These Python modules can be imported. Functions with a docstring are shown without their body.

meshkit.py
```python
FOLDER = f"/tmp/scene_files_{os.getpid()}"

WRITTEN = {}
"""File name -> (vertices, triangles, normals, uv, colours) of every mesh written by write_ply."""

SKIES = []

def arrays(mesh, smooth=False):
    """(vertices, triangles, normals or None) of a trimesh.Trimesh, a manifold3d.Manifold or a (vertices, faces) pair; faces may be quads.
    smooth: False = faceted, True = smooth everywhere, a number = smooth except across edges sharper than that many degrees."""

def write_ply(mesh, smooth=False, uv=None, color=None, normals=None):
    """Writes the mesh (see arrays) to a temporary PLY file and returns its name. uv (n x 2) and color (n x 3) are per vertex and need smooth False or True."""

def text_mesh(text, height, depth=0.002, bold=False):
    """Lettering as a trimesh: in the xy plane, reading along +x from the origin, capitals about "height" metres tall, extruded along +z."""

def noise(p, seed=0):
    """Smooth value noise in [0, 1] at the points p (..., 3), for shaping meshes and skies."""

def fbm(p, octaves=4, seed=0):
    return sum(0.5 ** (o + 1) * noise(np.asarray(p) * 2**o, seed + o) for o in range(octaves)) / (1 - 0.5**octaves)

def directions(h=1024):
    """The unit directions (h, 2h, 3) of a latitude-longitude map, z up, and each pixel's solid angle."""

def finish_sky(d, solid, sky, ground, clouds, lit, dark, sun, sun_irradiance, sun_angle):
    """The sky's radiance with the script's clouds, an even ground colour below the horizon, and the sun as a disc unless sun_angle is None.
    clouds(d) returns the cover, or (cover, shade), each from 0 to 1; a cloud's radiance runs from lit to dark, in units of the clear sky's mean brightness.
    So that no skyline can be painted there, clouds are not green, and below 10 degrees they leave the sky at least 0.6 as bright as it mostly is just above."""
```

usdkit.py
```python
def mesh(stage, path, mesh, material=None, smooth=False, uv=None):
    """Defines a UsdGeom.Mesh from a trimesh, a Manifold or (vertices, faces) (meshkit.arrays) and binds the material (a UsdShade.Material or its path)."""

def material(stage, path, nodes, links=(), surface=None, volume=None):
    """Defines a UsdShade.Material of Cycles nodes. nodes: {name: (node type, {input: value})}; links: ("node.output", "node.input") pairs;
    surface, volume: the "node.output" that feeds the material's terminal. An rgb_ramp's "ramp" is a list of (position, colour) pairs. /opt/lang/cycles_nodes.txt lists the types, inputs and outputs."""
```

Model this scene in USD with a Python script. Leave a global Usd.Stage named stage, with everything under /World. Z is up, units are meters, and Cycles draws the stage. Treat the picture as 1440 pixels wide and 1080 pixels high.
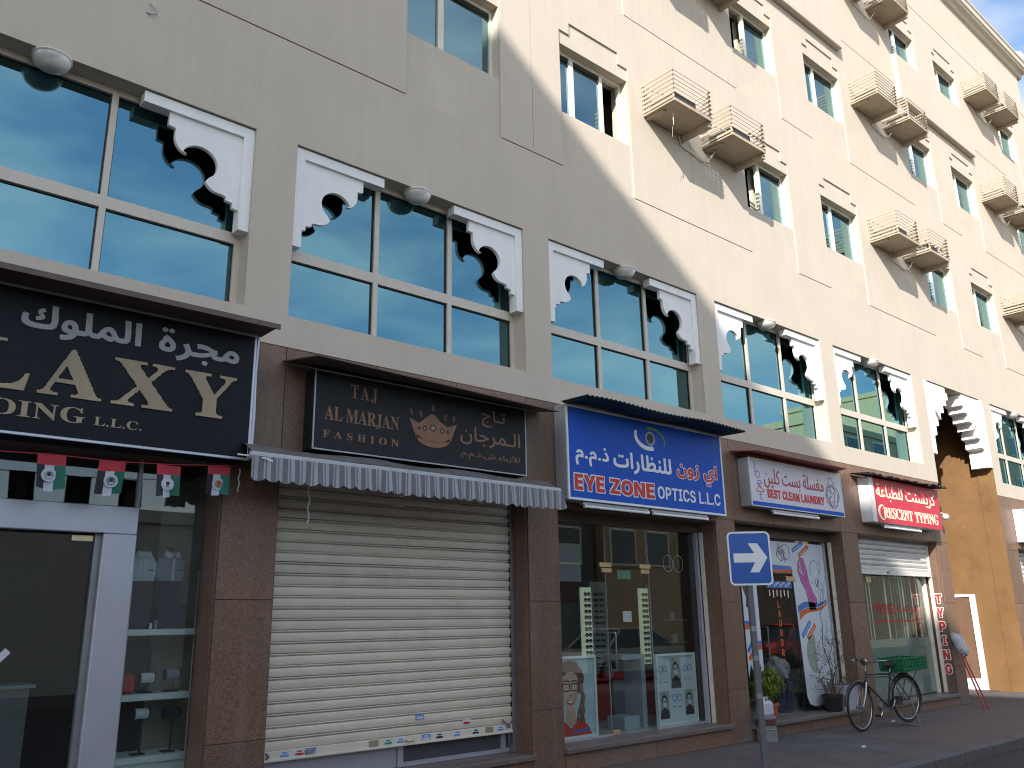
import glob
import math
import random

import numpy as np
import trimesh
import usdkit
from pxr import Gf, Sdf, Usd, UsdGeom, UsdLux, UsdShade
from shapely import affinity, union_all
from shapely.geometry import LineString, MultiPolygon, Point, Polygon, box as sbox

random.seed(7)
RNG = np.random.default_rng(11)
stage = Usd.Stage.CreateInMemory()
UsdGeom.SetStageUpAxis(stage, "Z")
UsdGeom.SetStageMetersPerUnit(stage, 1.0)
UsdGeom.Xform.Define(stage, "/World")

# ------------------------------------------------------------------ camera, sky, sun, exposure
CAM_POS = (0.0, -7.1, 1.55)
YAW, PITCH, ROLL = math.radians(41.3586), math.radians(15.5842), math.radians(1.0002)
EXPOSURE = 0.95
SUN_TO = np.array([-1.0, -0.58, 0.69])
SUN_TO /= np.linalg.norm(SUN_TO)
CLOUDX = 3.9
SKY_STRENGTH, SUN_INTENSITY = 0.15, 1.1

fw = np.array([math.sin(YAW) * math.cos(PITCH), math.cos(YAW) * math.cos(PITCH), math.sin(PITCH)])
right0 = np.array([math.cos(YAW), -math.sin(YAW), 0.0])
up0 = np.cross(right0, fw)
right = math.cos(ROLL) * right0 - math.sin(ROLL) * up0
up = math.sin(ROLL) * right0 + math.cos(ROLL) * up0
cam = UsdGeom.Camera.Define(stage, "/World/camera")
cam.CreateHorizontalApertureAttr(36.0)
cam.CreateVerticalApertureAttr(27.0)
cam.CreateFocalLengthAttr(30.18)
cam.CreateFStopAttr(0.0)
cam.CreateClippingRangeAttr(Gf.Vec2f(0.05, 5000))
cam.CreateExposureAttr(EXPOSURE)
mx = Gf.Matrix4d(*right, 0, *up, 0, *(-fw), 0, *CAM_POS, 1)
cam.AddTransformOp().Set(mx)

elev = math.asin(SUN_TO[2])
rot = math.atan2(SUN_TO[0], SUN_TO[1])
sky_mat = usdkit.material(stage, "/World/Looks/sky_air", {
    "tc": ("texture_coordinate", {}),
    "map": ("mapping", {"scale": (1.6, 1.6, 4.5), "location": (CLOUDX, 0.7, 0.2)}),
    "n1": ("noise_texture", {"scale": 2.2, "detail": 4.0, "roughness": 0.52, "distortion": 0.35}),
    "cr": ("map_range", {"from_min": 0.40, "from_max": 0.78, "to_min": 0.0, "to_max": 0.60, "clamp": True}),
    "sky": ("sky_texture", {"sky_type": "single_scattering", "sun_disc": False, "sun_elevation": elev, "sun_rotation": rot,
                            "air_density": 1.0, "aerosol_density": 0.8, "ozone_density": 1.0}),
    "mix": ("mix_color", {"b": (7.2, 6.6, 5.9), "use_clamp": False}),
    "bg": ("background_shader", {"strength": SKY_STRENGTH}),
}, [("tc.generated", "map.vector"), ("map.vector", "n1.vector"), ("n1.fac", "cr.value"), ("cr.result", "mix.fac"),
    ("sky.color", "mix.a"), ("mix.result", "bg.color")], surface="bg.background")
dome = UsdLux.DomeLight.Define(stage, "/World/sky")
UsdShade.MaterialBindingAPI.Apply(dome.GetPrim()).Bind(sky_mat)
dome.GetPrim().SetCustomDataByKey("kind", "structure")

sun = UsdLux.DistantLight.Define(stage, "/World/sun")
sun.CreateIntensityAttr(SUN_INTENSITY)
sun.CreateAngleAttr(0.5)
sun.CreateColorAttr(Gf.Vec3f(1.0, 0.95, 0.87))
sun.CreateNormalizeAttr(True)
zax = SUN_TO
xax = np.cross([0, 0, 1.0], zax)
xax /= np.linalg.norm(xax)
yax = np.cross(zax, xax)
sun.AddTransformOp().Set(Gf.Matrix4d(*xax, 0, *yax, 0, *zax, 0, 0, 0, 30, 1))


# ------------------------------------------------------------------ materials
MATS = {}


def mat(name, col, rough=0.6, metal=0.0, var=0.1, scale=5.0, bump=0.0, bscale=90.0, streak=0.0, spec=0.5, dirt=0.0, coat=0.0):
    """A painted / mineral surface: broad tone variation, optional vertical weather streaks, grime and fine relief."""
    if name in MATS:
        return MATS[name]
    c = np.array(col, float)
    nodes = {
        "geo": ("geometry", {}),
        "n": ("noise_texture", {"scale": scale, "detail": 5.0, "roughness": 0.6}),
        "r": ("rgb_ramp", {"ramp": [(0.25, tuple(c * (1 - var))), (0.75, tuple(np.minimum(c * (1 + var), 0.95)))]}),
        "p": ("principled_bsdf", {"roughness": rough, "metallic": metal, "specular_ior_level": spec, "coat_weight": coat, "coat_roughness": 0.1}),
    }
    links = [("geo.position", "n.vector"), ("n.fac", "r.fac")]
    out = "r.color"
    if streak:
        nodes["ms"] = ("mapping", {"scale": (9.0, 9.0, 0.35)})
        nodes["ns"] = ("noise_texture", {"scale": 1.0, "detail": 4.0, "roughness": 0.65})
        nodes["rs"] = ("map_range", {"from_min": 0.42, "from_max": 0.72, "to_min": 0.0, "to_max": streak, "clamp": True})
        nodes["mxs"] = ("mix_color", {"b": tuple(c * 0.62)})
        links += [("geo.position", "ms.vector"), ("ms.vector", "ns.vector"), ("ns.fac", "rs.value"), ("rs.result", "mxs.fac"), (out, "mxs.a")]
        out = "mxs.result"
    if dirt:
        nodes["nd"] = ("noise_texture", {"scale": 2.6, "detail": 8.0, "roughness": 0.72})
        nodes["rd"] = ("map_range", {"from_min": 0.5, "from_max": 0.72, "to_min": 0.0, "to_max": dirt, "clamp": True})
        nodes["mxd"] = ("mix_color", {"b": tuple(c * 0.4 + np.array([0.02, 0.016, 0.012]))})
        links += [("geo.position", "nd.vector"), ("nd.fac", "rd.value"), ("rd.result", "mxd.fac"), (out, "mxd.a")]
        out = "mxd.result"
    if bump:
        nodes["nb"] = ("noise_texture", {"scale": bscale, "detail": 4.0, "roughness": 0.6})
        nodes["b"] = ("bump", {"strength": bump, "distance": 0.006})
        links += [("geo.position", "nb.vector"), ("nb.fac", "b.height"), ("b.normal", "p.normal")]
    links.append((out, "p.base_color"))
    MATS[name] = usdkit.material(stage, "/World/Looks/" + name, nodes, links, surface="p.BSDF")
    return MATS[name]


def granite(name, col, var=0.35, rough=0.42):
    c = np.array(col, float)
    MATS[name] = usdkit.material(stage, "/World/Looks/" + name, {
        "geo": ("geometry", {}),
        "v": ("voronoi_texture", {"scale": 95.0, "randomness": 1.0}),
        "bw": ("rgb_to_bw", {}),
        "r": ("rgb_ramp", {"ramp": [(0.15, tuple(c * (1 - var))), (0.55, tuple(c)), (0.9, tuple(c * (1 + var * 1.2)))]}),
        "n": ("noise_texture", {"scale": 1.7, "detail": 6.0, "roughness": 0.65}),
        "mr": ("map_range", {"from_min": 0.35, "from_max": 0.75, "to_min": 0.0, "to_max": 0.55, "clamp": True}),
        "mx": ("mix_color", {"b": tuple(c * 0.66)}),
        "ms": ("mapping", {"scale": (7.0, 7.0, 0.5)}),
        "ns": ("noise_texture", {"scale": 1.0, "detail": 5.0, "roughness": 0.7}),
        "rs": ("map_range", {"from_min": 0.5, "from_max": 0.75, "to_min": 0.0, "to_max": 0.35, "clamp": True}),
        "mx2": ("mix_color", {"b": tuple(c * 0.7 + 0.12)}),
        "sx": ("separate_xyz", {}),
        "zr": ("map_range", {"from_min": 0.0, "from_max": 0.42, "to_min": 1.0, "to_max": 0.0, "clamp": True}),
        "nz": ("noise_texture", {"scale": 1.1, "detail": 6.0, "roughness": 0.7}),
        "nzr": ("map_range", {"from_min": 0.45, "from_max": 0.68, "to_min": 0.0, "to_max": 0.8, "clamp": True}),
        "mm": ("math", {"math_type": "multiply"}),
        "mx3": ("mix_color", {"b": (0.17, 0.165, 0.165)}),
        "p": ("principled_bsdf", {"roughness": rough, "specular_ior_level": 0.4}),
    }, [("geo.position", "sx.vector"), ("sx.z", "zr.value"), ("geo.position", "nz.vector"), ("nz.fac", "nzr.value"), ("zr.result", "mm.value1"), ("nzr.result", "mm.value2"), ("mm.value", "mx3.fac"), ("mx2.result", "mx3.a"), ("geo.position", "v.vector"), ("v.color", "bw.color"), ("bw.val", "r.fac"), ("geo.position", "n.vector"), ("n.fac", "mr.value"),
        ("mr.result", "mx.fac"), ("r.color", "mx.a"), ("geo.position", "ms.vector"), ("ms.vector", "ns.vector"), ("ns.fac", "rs.value"),
        ("rs.result", "mx2.fac"), ("mx.result", "mx2.a"), ("mx3.result", "p.base_color")], surface="p.BSDF")
    return MATS[name]


def pane_mat(name, tint, refl, ior=1.5, base=0.0, rough=0.0, wav=0.0):
    """Window glass: clear or tinted transmission mixed with a sharp reflection that grows towards grazing angles."""
    nodes = {
        "t": ("transparent_bsdf", {"color": tint}),
        "g": ("glossy_bsdf", {"color": refl, "roughness": rough}),
        "ge": ("geometry", {}),
        "d": ("vector_math", {"math_type": "dot_product"}),
        "ab": ("math", {"math_type": "absolute"}),
        "om": ("math", {"math_type": "subtract", "value1": 1.0, "use_clamp": True}),
        "pw": ("math", {"math_type": "power", "value2": 5.0}),
        "mr": ("map_range", {"from_min": 0.0, "from_max": 1.0, "to_min": base, "to_max": 1.0, "clamp": True}),
        "m": ("mix_closure", {}),
    }
    links = [("ge.incoming", "d.vector1"), ("ge.normal", "d.vector2"), ("d.value", "ab.value1"), ("ab.value", "om.value2"), ("om.value", "pw.value1"),
             ("pw.value", "mr.value"), ("mr.result", "m.fac"), ("t.BSDF", "m.closure1"), ("g.BSDF", "m.closure2")]
    if wav:
        nodes |= {"geo": ("geometry", {}), "n": ("noise_texture", {"scale": 0.9, "detail": 1.0}), "b": ("bump", {"strength": wav, "distance": 0.02})}
        links += [("geo.position", "n.vector"), ("n.fac", "b.height"), ("b.normal", "g.normal")]
    MATS[name] = usdkit.material(stage, "/World/Looks/" + name, nodes, links, surface="m.closure")
    return MATS[name]


STUCCO = mat("stucco", (0.53, 0.464, 0.382), rough=0.92, var=0.05, scale=1.3, bump=0.55, bscale=70, streak=0.14, spec=0.2, dirt=0.06)
STUCCO2 = mat("stucco_panel", (0.527, 0.463, 0.38), rough=0.92, var=0.06, scale=1.6, bump=0.5, bscale=70, streak=0.12, spec=0.2)
REVEAL = mat("stucco_reveal", (0.56, 0.52, 0.42), rough=0.9, var=0.06, scale=2.5, bump=0.4, bscale=80, streak=0.2, spec=0.2)
GRAN = [granite("granite_a", (0.185, 0.108, 0.070)), granite("granite_b", (0.160, 0.096, 0.064)), granite("granite_c", (0.205, 0.120, 0.078))]
GRANSILL = granite("granite_sill", (0.15, 0.118, 0.10))
MORTAR = mat("joint_mortar", (0.09, 0.065, 0.05), rough=0.9)
WHITE = mat("white_plaster", (0.80, 0.79, 0.77), rough=0.75, var=0.04, scale=4, bump=0.15, bscale=60, streak=0.12, spec=0.25)
FRAME = mat("cream_aluminium", (0.56, 0.50, 0.42), rough=0.42, var=0.05, scale=9, dirt=0.15)
FRAMEW = mat("pale_window_frame", (0.70, 0.66, 0.56), rough=0.45, var=0.06, scale=9, dirt=0.25)
BLUEGLASS = pane_mat("reflective_blue_glass", (0.10, 0.16, 0.13), (0.205, 0.41, 0.46), ior=1.5, base=0.70, wav=0.02)
UPGLASS = pane_mat("reflective_green_glass", (0.12, 0.17, 0.12), (0.26, 0.42, 0.46), ior=1.5, base=0.70, wav=0.03)
CLEAR = pane_mat("shop_glass", (0.90, 0.94, 0.92), (1.0, 1.0, 1.0), base=0.055)
BLIND = mat("pale_blind_fabric", (0.42, 0.50, 0.46), rough=0.8, var=0.2, scale=3)
BLINDPALE = mat("white_blind_fabric", (0.80, 0.83, 0.80), rough=0.8, var=0.08, scale=3)
CURTAIN = mat("cream_curtain", (0.5, 0.52, 0.42), rough=0.85, var=0.15, scale=5)
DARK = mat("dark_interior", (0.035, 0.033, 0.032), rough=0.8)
GASKET = mat("black_gasket", (0.012, 0.012, 0.013), rough=0.5)
INTWALL = mat("interior_grey_wall", (0.22, 0.22, 0.21), rough=0.8)
INTFLOOR = mat("interior_floor", (0.35, 0.36, 0.36), rough=0.35)
REDWALL = mat("red_interior_wall", (0.40, 0.018, 0.022), rough=0.5)
GREYBLUE = mat("grey_blue_panel", (0.30, 0.36, 0.40), rough=0.5)
SILVER = mat("brushed_silver", (0.48, 0.49, 0.54), rough=0.38, metal=0.55, var=0.06, scale=3, dirt=0.12)
STEEL = mat("weathered_steel", (0.30, 0.31, 0.32), rough=0.45, metal=0.7, var=0.15)
POLE = mat("grey_painted_pole", (0.115, 0.12, 0.135), rough=0.5, var=0.15, scale=8, dirt=0.3)
BRASS = mat("brass_patch", (0.62, 0.50, 0.30), rough=0.3, metal=0.8)
BLACKSIGN = mat("black_sign_panel", (0.009, 0.010, 0.015), rough=0.5, var=0.3, scale=2, streak=0.4, spec=0.18)
CHARSIGN = mat("charcoal_sign_panel", (0.020, 0.021, 0.024), rough=0.5, var=0.25, scale=2, spec=0.2, dirt=0.15)
GOLD = mat("dull_gold", (0.36, 0.275, 0.165), rough=0.5, var=0.14, scale=3, streak=0.3)
COPPER = mat("copper_print", (0.25, 0.12, 0.062), rough=0.5, var=0.2, scale=8)
PALEGREY = mat("pale_grey_letter", (0.34, 0.34, 0.33), rough=0.5)
SIGNBLUE = mat("sign_blue", (0.012, 0.085, 0.45), rough=0.5, var=0.08, scale=1.2, spec=0.2, streak=0.12)
SIGNWHITE = mat("sign_white", (0.72, 0.72, 0.73), rough=0.4, var=0.04)
SIGNGREY = mat("sign_side_metal", (0.42, 0.44, 0.45), rough=0.4, metal=0.3, var=0.12, streak=0.3)
LAVWHITE = mat("laundry_sign_white", (0.60, 0.58, 0.64), rough=0.4, var=0.05)
SIGNRED = mat("sign_red", (0.52, 0.025, 0.055), rough=0.4, var=0.08)
LETRED = mat("letter_red", (0.52, 0.028, 0.022), rough=0.45)
LETDARKRED = mat("letter_dark_red", (0.38, 0.03, 0.05), rough=0.45)
LETCREAM = mat("letter_cream", (0.78, 0.68, 0.52), rough=0.45)
LINEBLUE = mat("line_blue", (0.045, 0.12, 0.42), rough=0.45)
LINEDARK = mat("line_dark", (0.06, 0.05, 0.09), rough=0.5)
ORANGE = mat("vinyl_orange", (0.60, 0.13, 0.035), rough=0.45)
BLUEVINYL = mat("vinyl_blue", (0.05, 0.18, 0.50), rough=0.45)
PINK = mat("vinyl_pink", (0.52, 0.13, 0.36), rough=0.45)
SAGE = mat("vinyl_sage", (0.30, 0.36, 0.28), rough=0.5)
VINYL = mat("white_vinyl", (0.60, 0.65, 0.68), rough=0.4, var=0.05)
LIME = mat("logo_green", (0.12, 0.28, 0.07), rough=0.5)
SHEET = mat("dark_corrugated_sheet", (0.03, 0.05, 0.045), rough=0.5, metal=0.2, var=0.3, scale=4)
BROWNSHEET = mat("brown_sheet", (0.11, 0.075, 0.06), rough=0.6, var=0.2)
REDSHEET = mat("rust_red_sheet", (0.24, 0.045, 0.03), rough=0.6, var=0.2)
BLACKSHEET = mat("black_bitumen_sheet", (0.015, 0.017, 0.017), rough=0.6, var=0.3)
TUBE = mat("lamp_tube_white", (0.75, 0.75, 0.73), rough=0.3)
LAMPGLASS = mat("opal_lamp_globe", (0.58, 0.56, 0.55), rough=0.25, var=0.05, coat=0.3)
SLAT = [mat("shutter_slat_a", (0.70, 0.625, 0.50), rough=0.5, var=0.07, scale=2.5, dirt=0.14, streak=0.12), mat("shutter_slat_b", (0.72, 0.645, 0.515), rough=0.5, var=0.07, scale=2.5, dirt=0.1, streak=0.1),
        mat("shutter_slat_c", (0.66, 0.59, 0.47), rough=0.5, var=0.07, scale=2.5, dirt=0.2, streak=0.12)]
SLATW = mat("white_shutter_slat", (0.62, 0.60, 0.56), rough=0.5, var=0.06, dirt=0.15)
BLUEPAPER = mat("blue_sticker", (0.16, 0.28, 0.55), rough=0.5)
PAPER = mat("white_sticker", (0.6, 0.62, 0.66), rough=0.5)
TANPAPER = mat("tan_sticker", (0.30, 0.24, 0.17), rough=0.6)
GREENINK = mat("green_ink", (0.04, 0.26, 0.14), rough=0.6)
CAGE = mat("beige_painted_metal", (0.42, 0.355, 0.275), rough=0.55, var=0.08, scale=6, dirt=0.22)
CAGETRAY = mat("beige_tray", (0.42, 0.34, 0.245), rough=0.65, var=0.1, scale=4, dirt=0.3)
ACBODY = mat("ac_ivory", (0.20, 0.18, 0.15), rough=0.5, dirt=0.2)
ACGRILLE = mat("ac_grille", (0.05, 0.05, 0.05), rough=0.5)
PIPE = mat("pale_pipe", (0.6, 0.57, 0.5), rough=0.5)
PAVE = usdkit.material(stage, "/World/Looks/dusty_pavement", {
    "geo": ("geometry", {}), "n": ("noise_texture", {"scale": 1.6, "detail": 7.0, "roughness": 0.68}), "r": ("rgb_ramp", {"ramp": [(0.3, (0.072, 0.068, 0.072)), (0.5, (0.102, 0.095, 0.098)), (0.72, (0.15, 0.14, 0.138))]}),
    "n2": ("noise_texture", {"scale": 0.22, "detail": 3.0}), "m2": ("map_range", {"from_min": 0.4, "from_max": 0.62, "to_min": 0.0, "to_max": 0.75, "clamp": True}), "mx": ("mix_color", {"b": (0.135, 0.098, 0.082)}),
    "n3": ("noise_texture", {"scale": 9.0, "detail": 5.0, "roughness": 0.75}), "m3": ("map_range", {"from_min": 0.60, "from_max": 0.68, "to_min": 0.0, "to_max": 0.6, "clamp": True}), "mx3": ("mix_color", {"b": (0.04, 0.037, 0.036)}),
    "nb": ("noise_texture", {"scale": 55.0, "detail": 5.0}), "b": ("bump", {"strength": 0.6, "distance": 0.008}), "p": ("principled_bsdf", {"roughness": 0.88, "specular_ior_level": 0.3})},
    [("geo.position", "n.vector"), ("n.fac", "r.fac"), ("geo.position", "n2.vector"), ("n2.fac", "m2.value"), ("m2.result", "mx.fac"), ("r.color", "mx.a"), ("geo.position", "n3.vector"), ("n3.fac", "m3.value"), ("m3.result", "mx3.fac"), ("mx.result", "mx3.a"),
     ("mx3.result", "p.base_color"), ("geo.position", "nb.vector"), ("nb.fac", "b.height"), ("b.normal", "p.normal")], surface="p.BSDF")
ROAD = mat("asphalt", (0.05, 0.047, 0.048), rough=0.9, var=0.2, scale=1.2, bump=0.8, bscale=120, dirt=0.3, spec=0.3)
KERB = mat("kerb_concrete", (0.105, 0.097, 0.097), rough=0.9, var=0.2, bump=0.4)
TANWALL = mat("tan_rough_render", (0.192, 0.106, 0.046), rough=0.92, var=0.22, scale=1.1, bump=1.0, bscale=14, dirt=0.5, spec=0.2)
AWNING = usdkit.material(stage, "/World/Looks/striped_awning_cloth", {
    "geo": ("geometry", {}), "sx": ("separate_xyz", {}), "m": ("math", {"math_type": "multiply", "value2": 9.3}), "fr": ("math", {"math_type": "fraction"}),
    "r": ("rgb_ramp", {"ramp": [(0.0, (0.15, 0.148, 0.175)), (0.40, (0.15, 0.148, 0.175)), (0.44, (0.37, 0.365, 0.375)), (0.52, (0.37, 0.365, 0.375)), (0.56, (0.18, 0.178, 0.20)), (0.66, (0.18, 0.178, 0.20)), (0.70, (0.37, 0.365, 0.375)), (0.96, (0.37, 0.365, 0.375)), (1.0, (0.15, 0.148, 0.175))]}),
    "n": ("noise_texture", {"scale": 3.0, "detail": 6.0, "roughness": 0.7}), "mr": ("map_range", {"from_min": 0.45, "from_max": 0.8, "to_min": 0.0, "to_max": 0.6, "clamp": True}),
    "mx": ("mix_color", {"b": (0.17, 0.16, 0.15)}), "p": ("principled_bsdf", {"roughness": 0.85})},
    [("geo.position", "sx.vector"), ("sx.x", "m.value1"), ("m.value", "fr.value1"), ("fr.value", "r.fac"), ("geo.position", "n.vector"), ("n.fac", "mr.value"), ("mr.result", "mx.fac"), ("r.color", "mx.a"), ("mx.result", "p.base_color")], surface="p.BSDF")
AWNTOP = mat("dirty_awning_top", (0.13, 0.125, 0.12), rough=0.9, var=0.3, scale=8, dirt=0.5)
AWNBAR = mat("awning_bar_white", (0.44, 0.46, 0.47), rough=0.5, dirt=0.3)
FLAGRED = mat("flag_red", (0.48, 0.035, 0.05), rough=0.7, var=0.1)
FLAGGREEN = mat("flag_green", (0.01, 0.14, 0.085), rough=0.7)
FLAGBLACK = mat("flag_black", (0.02, 0.02, 0.03), rough=0.7)
FLAGWHITE = mat("flag_white", (0.5, 0.53, 0.57), rough=0.7)
SKINP = mat("poster_skin", (0.50, 0.30, 0.22), rough=0.5)
HAIRP = mat("poster_hair", (0.13, 0.055, 0.03), rough=0.5, var=0.5, scale=40)
POSTERBG = mat("poster_pale_blue", (0.42, 0.54, 0.60), rough=0.45)
POSTERWHITE = mat("poster_white", (0.55, 0.62, 0.66), rough=0.45)
INK = mat("poster_ink", (0.02, 0.02, 0.025), rough=0.5)
GREYINK = mat("poster_grey", (0.18, 0.19, 0.2), rough=0.5)
TEAL = mat("teal_notice", (0.03, 0.24, 0.21), rough=0.5)
SHIRT = mat("pale_blue_shirt", (0.48, 0.57, 0.66), rough=0.8, var=0.08, scale=10)
SHIRT2 = mat("grey_striped_shirt", (0.25, 0.28, 0.36), rough=0.8, var=0.1, scale=14)
COLLAR = mat("shirt_collar", (0.6, 0.63, 0.66), rough=0.8)
NAVY = mat("navy_cloth", (0.018, 0.024, 0.06), rough=0.8)
NAVYPLASTIC = mat("navy_plastic", (0.01, 0.012, 0.05), rough=0.35)
CASEWHITE = mat("display_case_white", (0.70, 0.76, 0.76), rough=0.4)
TYRE = mat("bicycle_tyre", (0.02, 0.02, 0.02), rough=0.8)
CHROME = mat("chrome", (0.45, 0.45, 0.46), rough=0.25, metal=1.0)
BIKEBLACK = mat("bicycle_black_paint", (0.015, 0.016, 0.02), rough=0.3, coat=0.3)
CRATEGREEN = mat("green_plastic_crate", (0.008, 0.13, 0.055), rough=0.4, var=0.12)
REDPOLE = mat("red_painted_pole", (0.30, 0.03, 0.03), rough=0.5, var=0.2)
BAGGREY = mat("grey_plastic_bag", (0.34, 0.34, 0.36), rough=0.4, var=0.12, scale=12)
TERRA = mat("terracotta_pot", (0.30, 0.085, 0.035), rough=0.7)
BLACKPOT = mat("black_pot", (0.018, 0.018, 0.02), rough=0.5)
BUCKET = mat("white_bucket", (0.48, 0.49, 0.55), rough=0.4, dirt=0.2)
TWIG = mat("dry_twig", (0.11, 0.085, 0.055), rough=0.9, var=0.3)
SOIL = mat("pot_soil", (0.05, 0.035, 0.025), rough=0.95)
MATS["leaf"] = usdkit.material(stage, "/World/Looks/yellow_green_leaf", {
    "o": ("geometry", {}), "r": ("rgb_ramp", {"ramp": [(0.0, (0.10, 0.16, 0.012)), (0.6, (0.24, 0.30, 0.02)), (1.0, (0.42, 0.44, 0.05))]}),
    "d": ("principled_bsdf", {"roughness": 0.45}), "t": ("translucent_bsdf", {"color": (0.3, 0.36, 0.03)}), "m": ("mix_closure", {"fac": 0.3})},
    [("o.random_per_island", "r.fac"), ("r.color", "d.base_color"), ("d.BSDF", "m.closure1"), ("t.BSDF", "m.closure2")], surface="m.closure")
LEAF = MATS["leaf"]
GREYLEAF = mat("dusty_leaf", (0.07, 0.085, 0.06), rough=0.8, var=0.3, scale=20)
CARSILVER = mat("car_silver", (0.35, 0.36, 0.37), rough=0.3, metal=0.5, coat=0.5)
CARRED = mat("car_red", (0.32, 0.015, 0.015), rough=0.3, coat=0.6)
CARGLASS = mat("car_glass", (0.01, 0.012, 0.014), rough=0.08)
TAILRED = mat("tail_lamp", (0.4, 0.01, 0.01), rough=0.2)
OPP1 = mat("ochre_render", (0.45, 0.31, 0.17), rough=0.9, var=0.08, streak=0.2)
OPP2 = mat("cream_yellow_render", (0.60, 0.47, 0.29), rough=0.9, var=0.06, streak=0.2)
OPP3 = mat("pale_grey_render", (0.42, 0.40, 0.37), rough=0.9, var=0.08)


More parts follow.
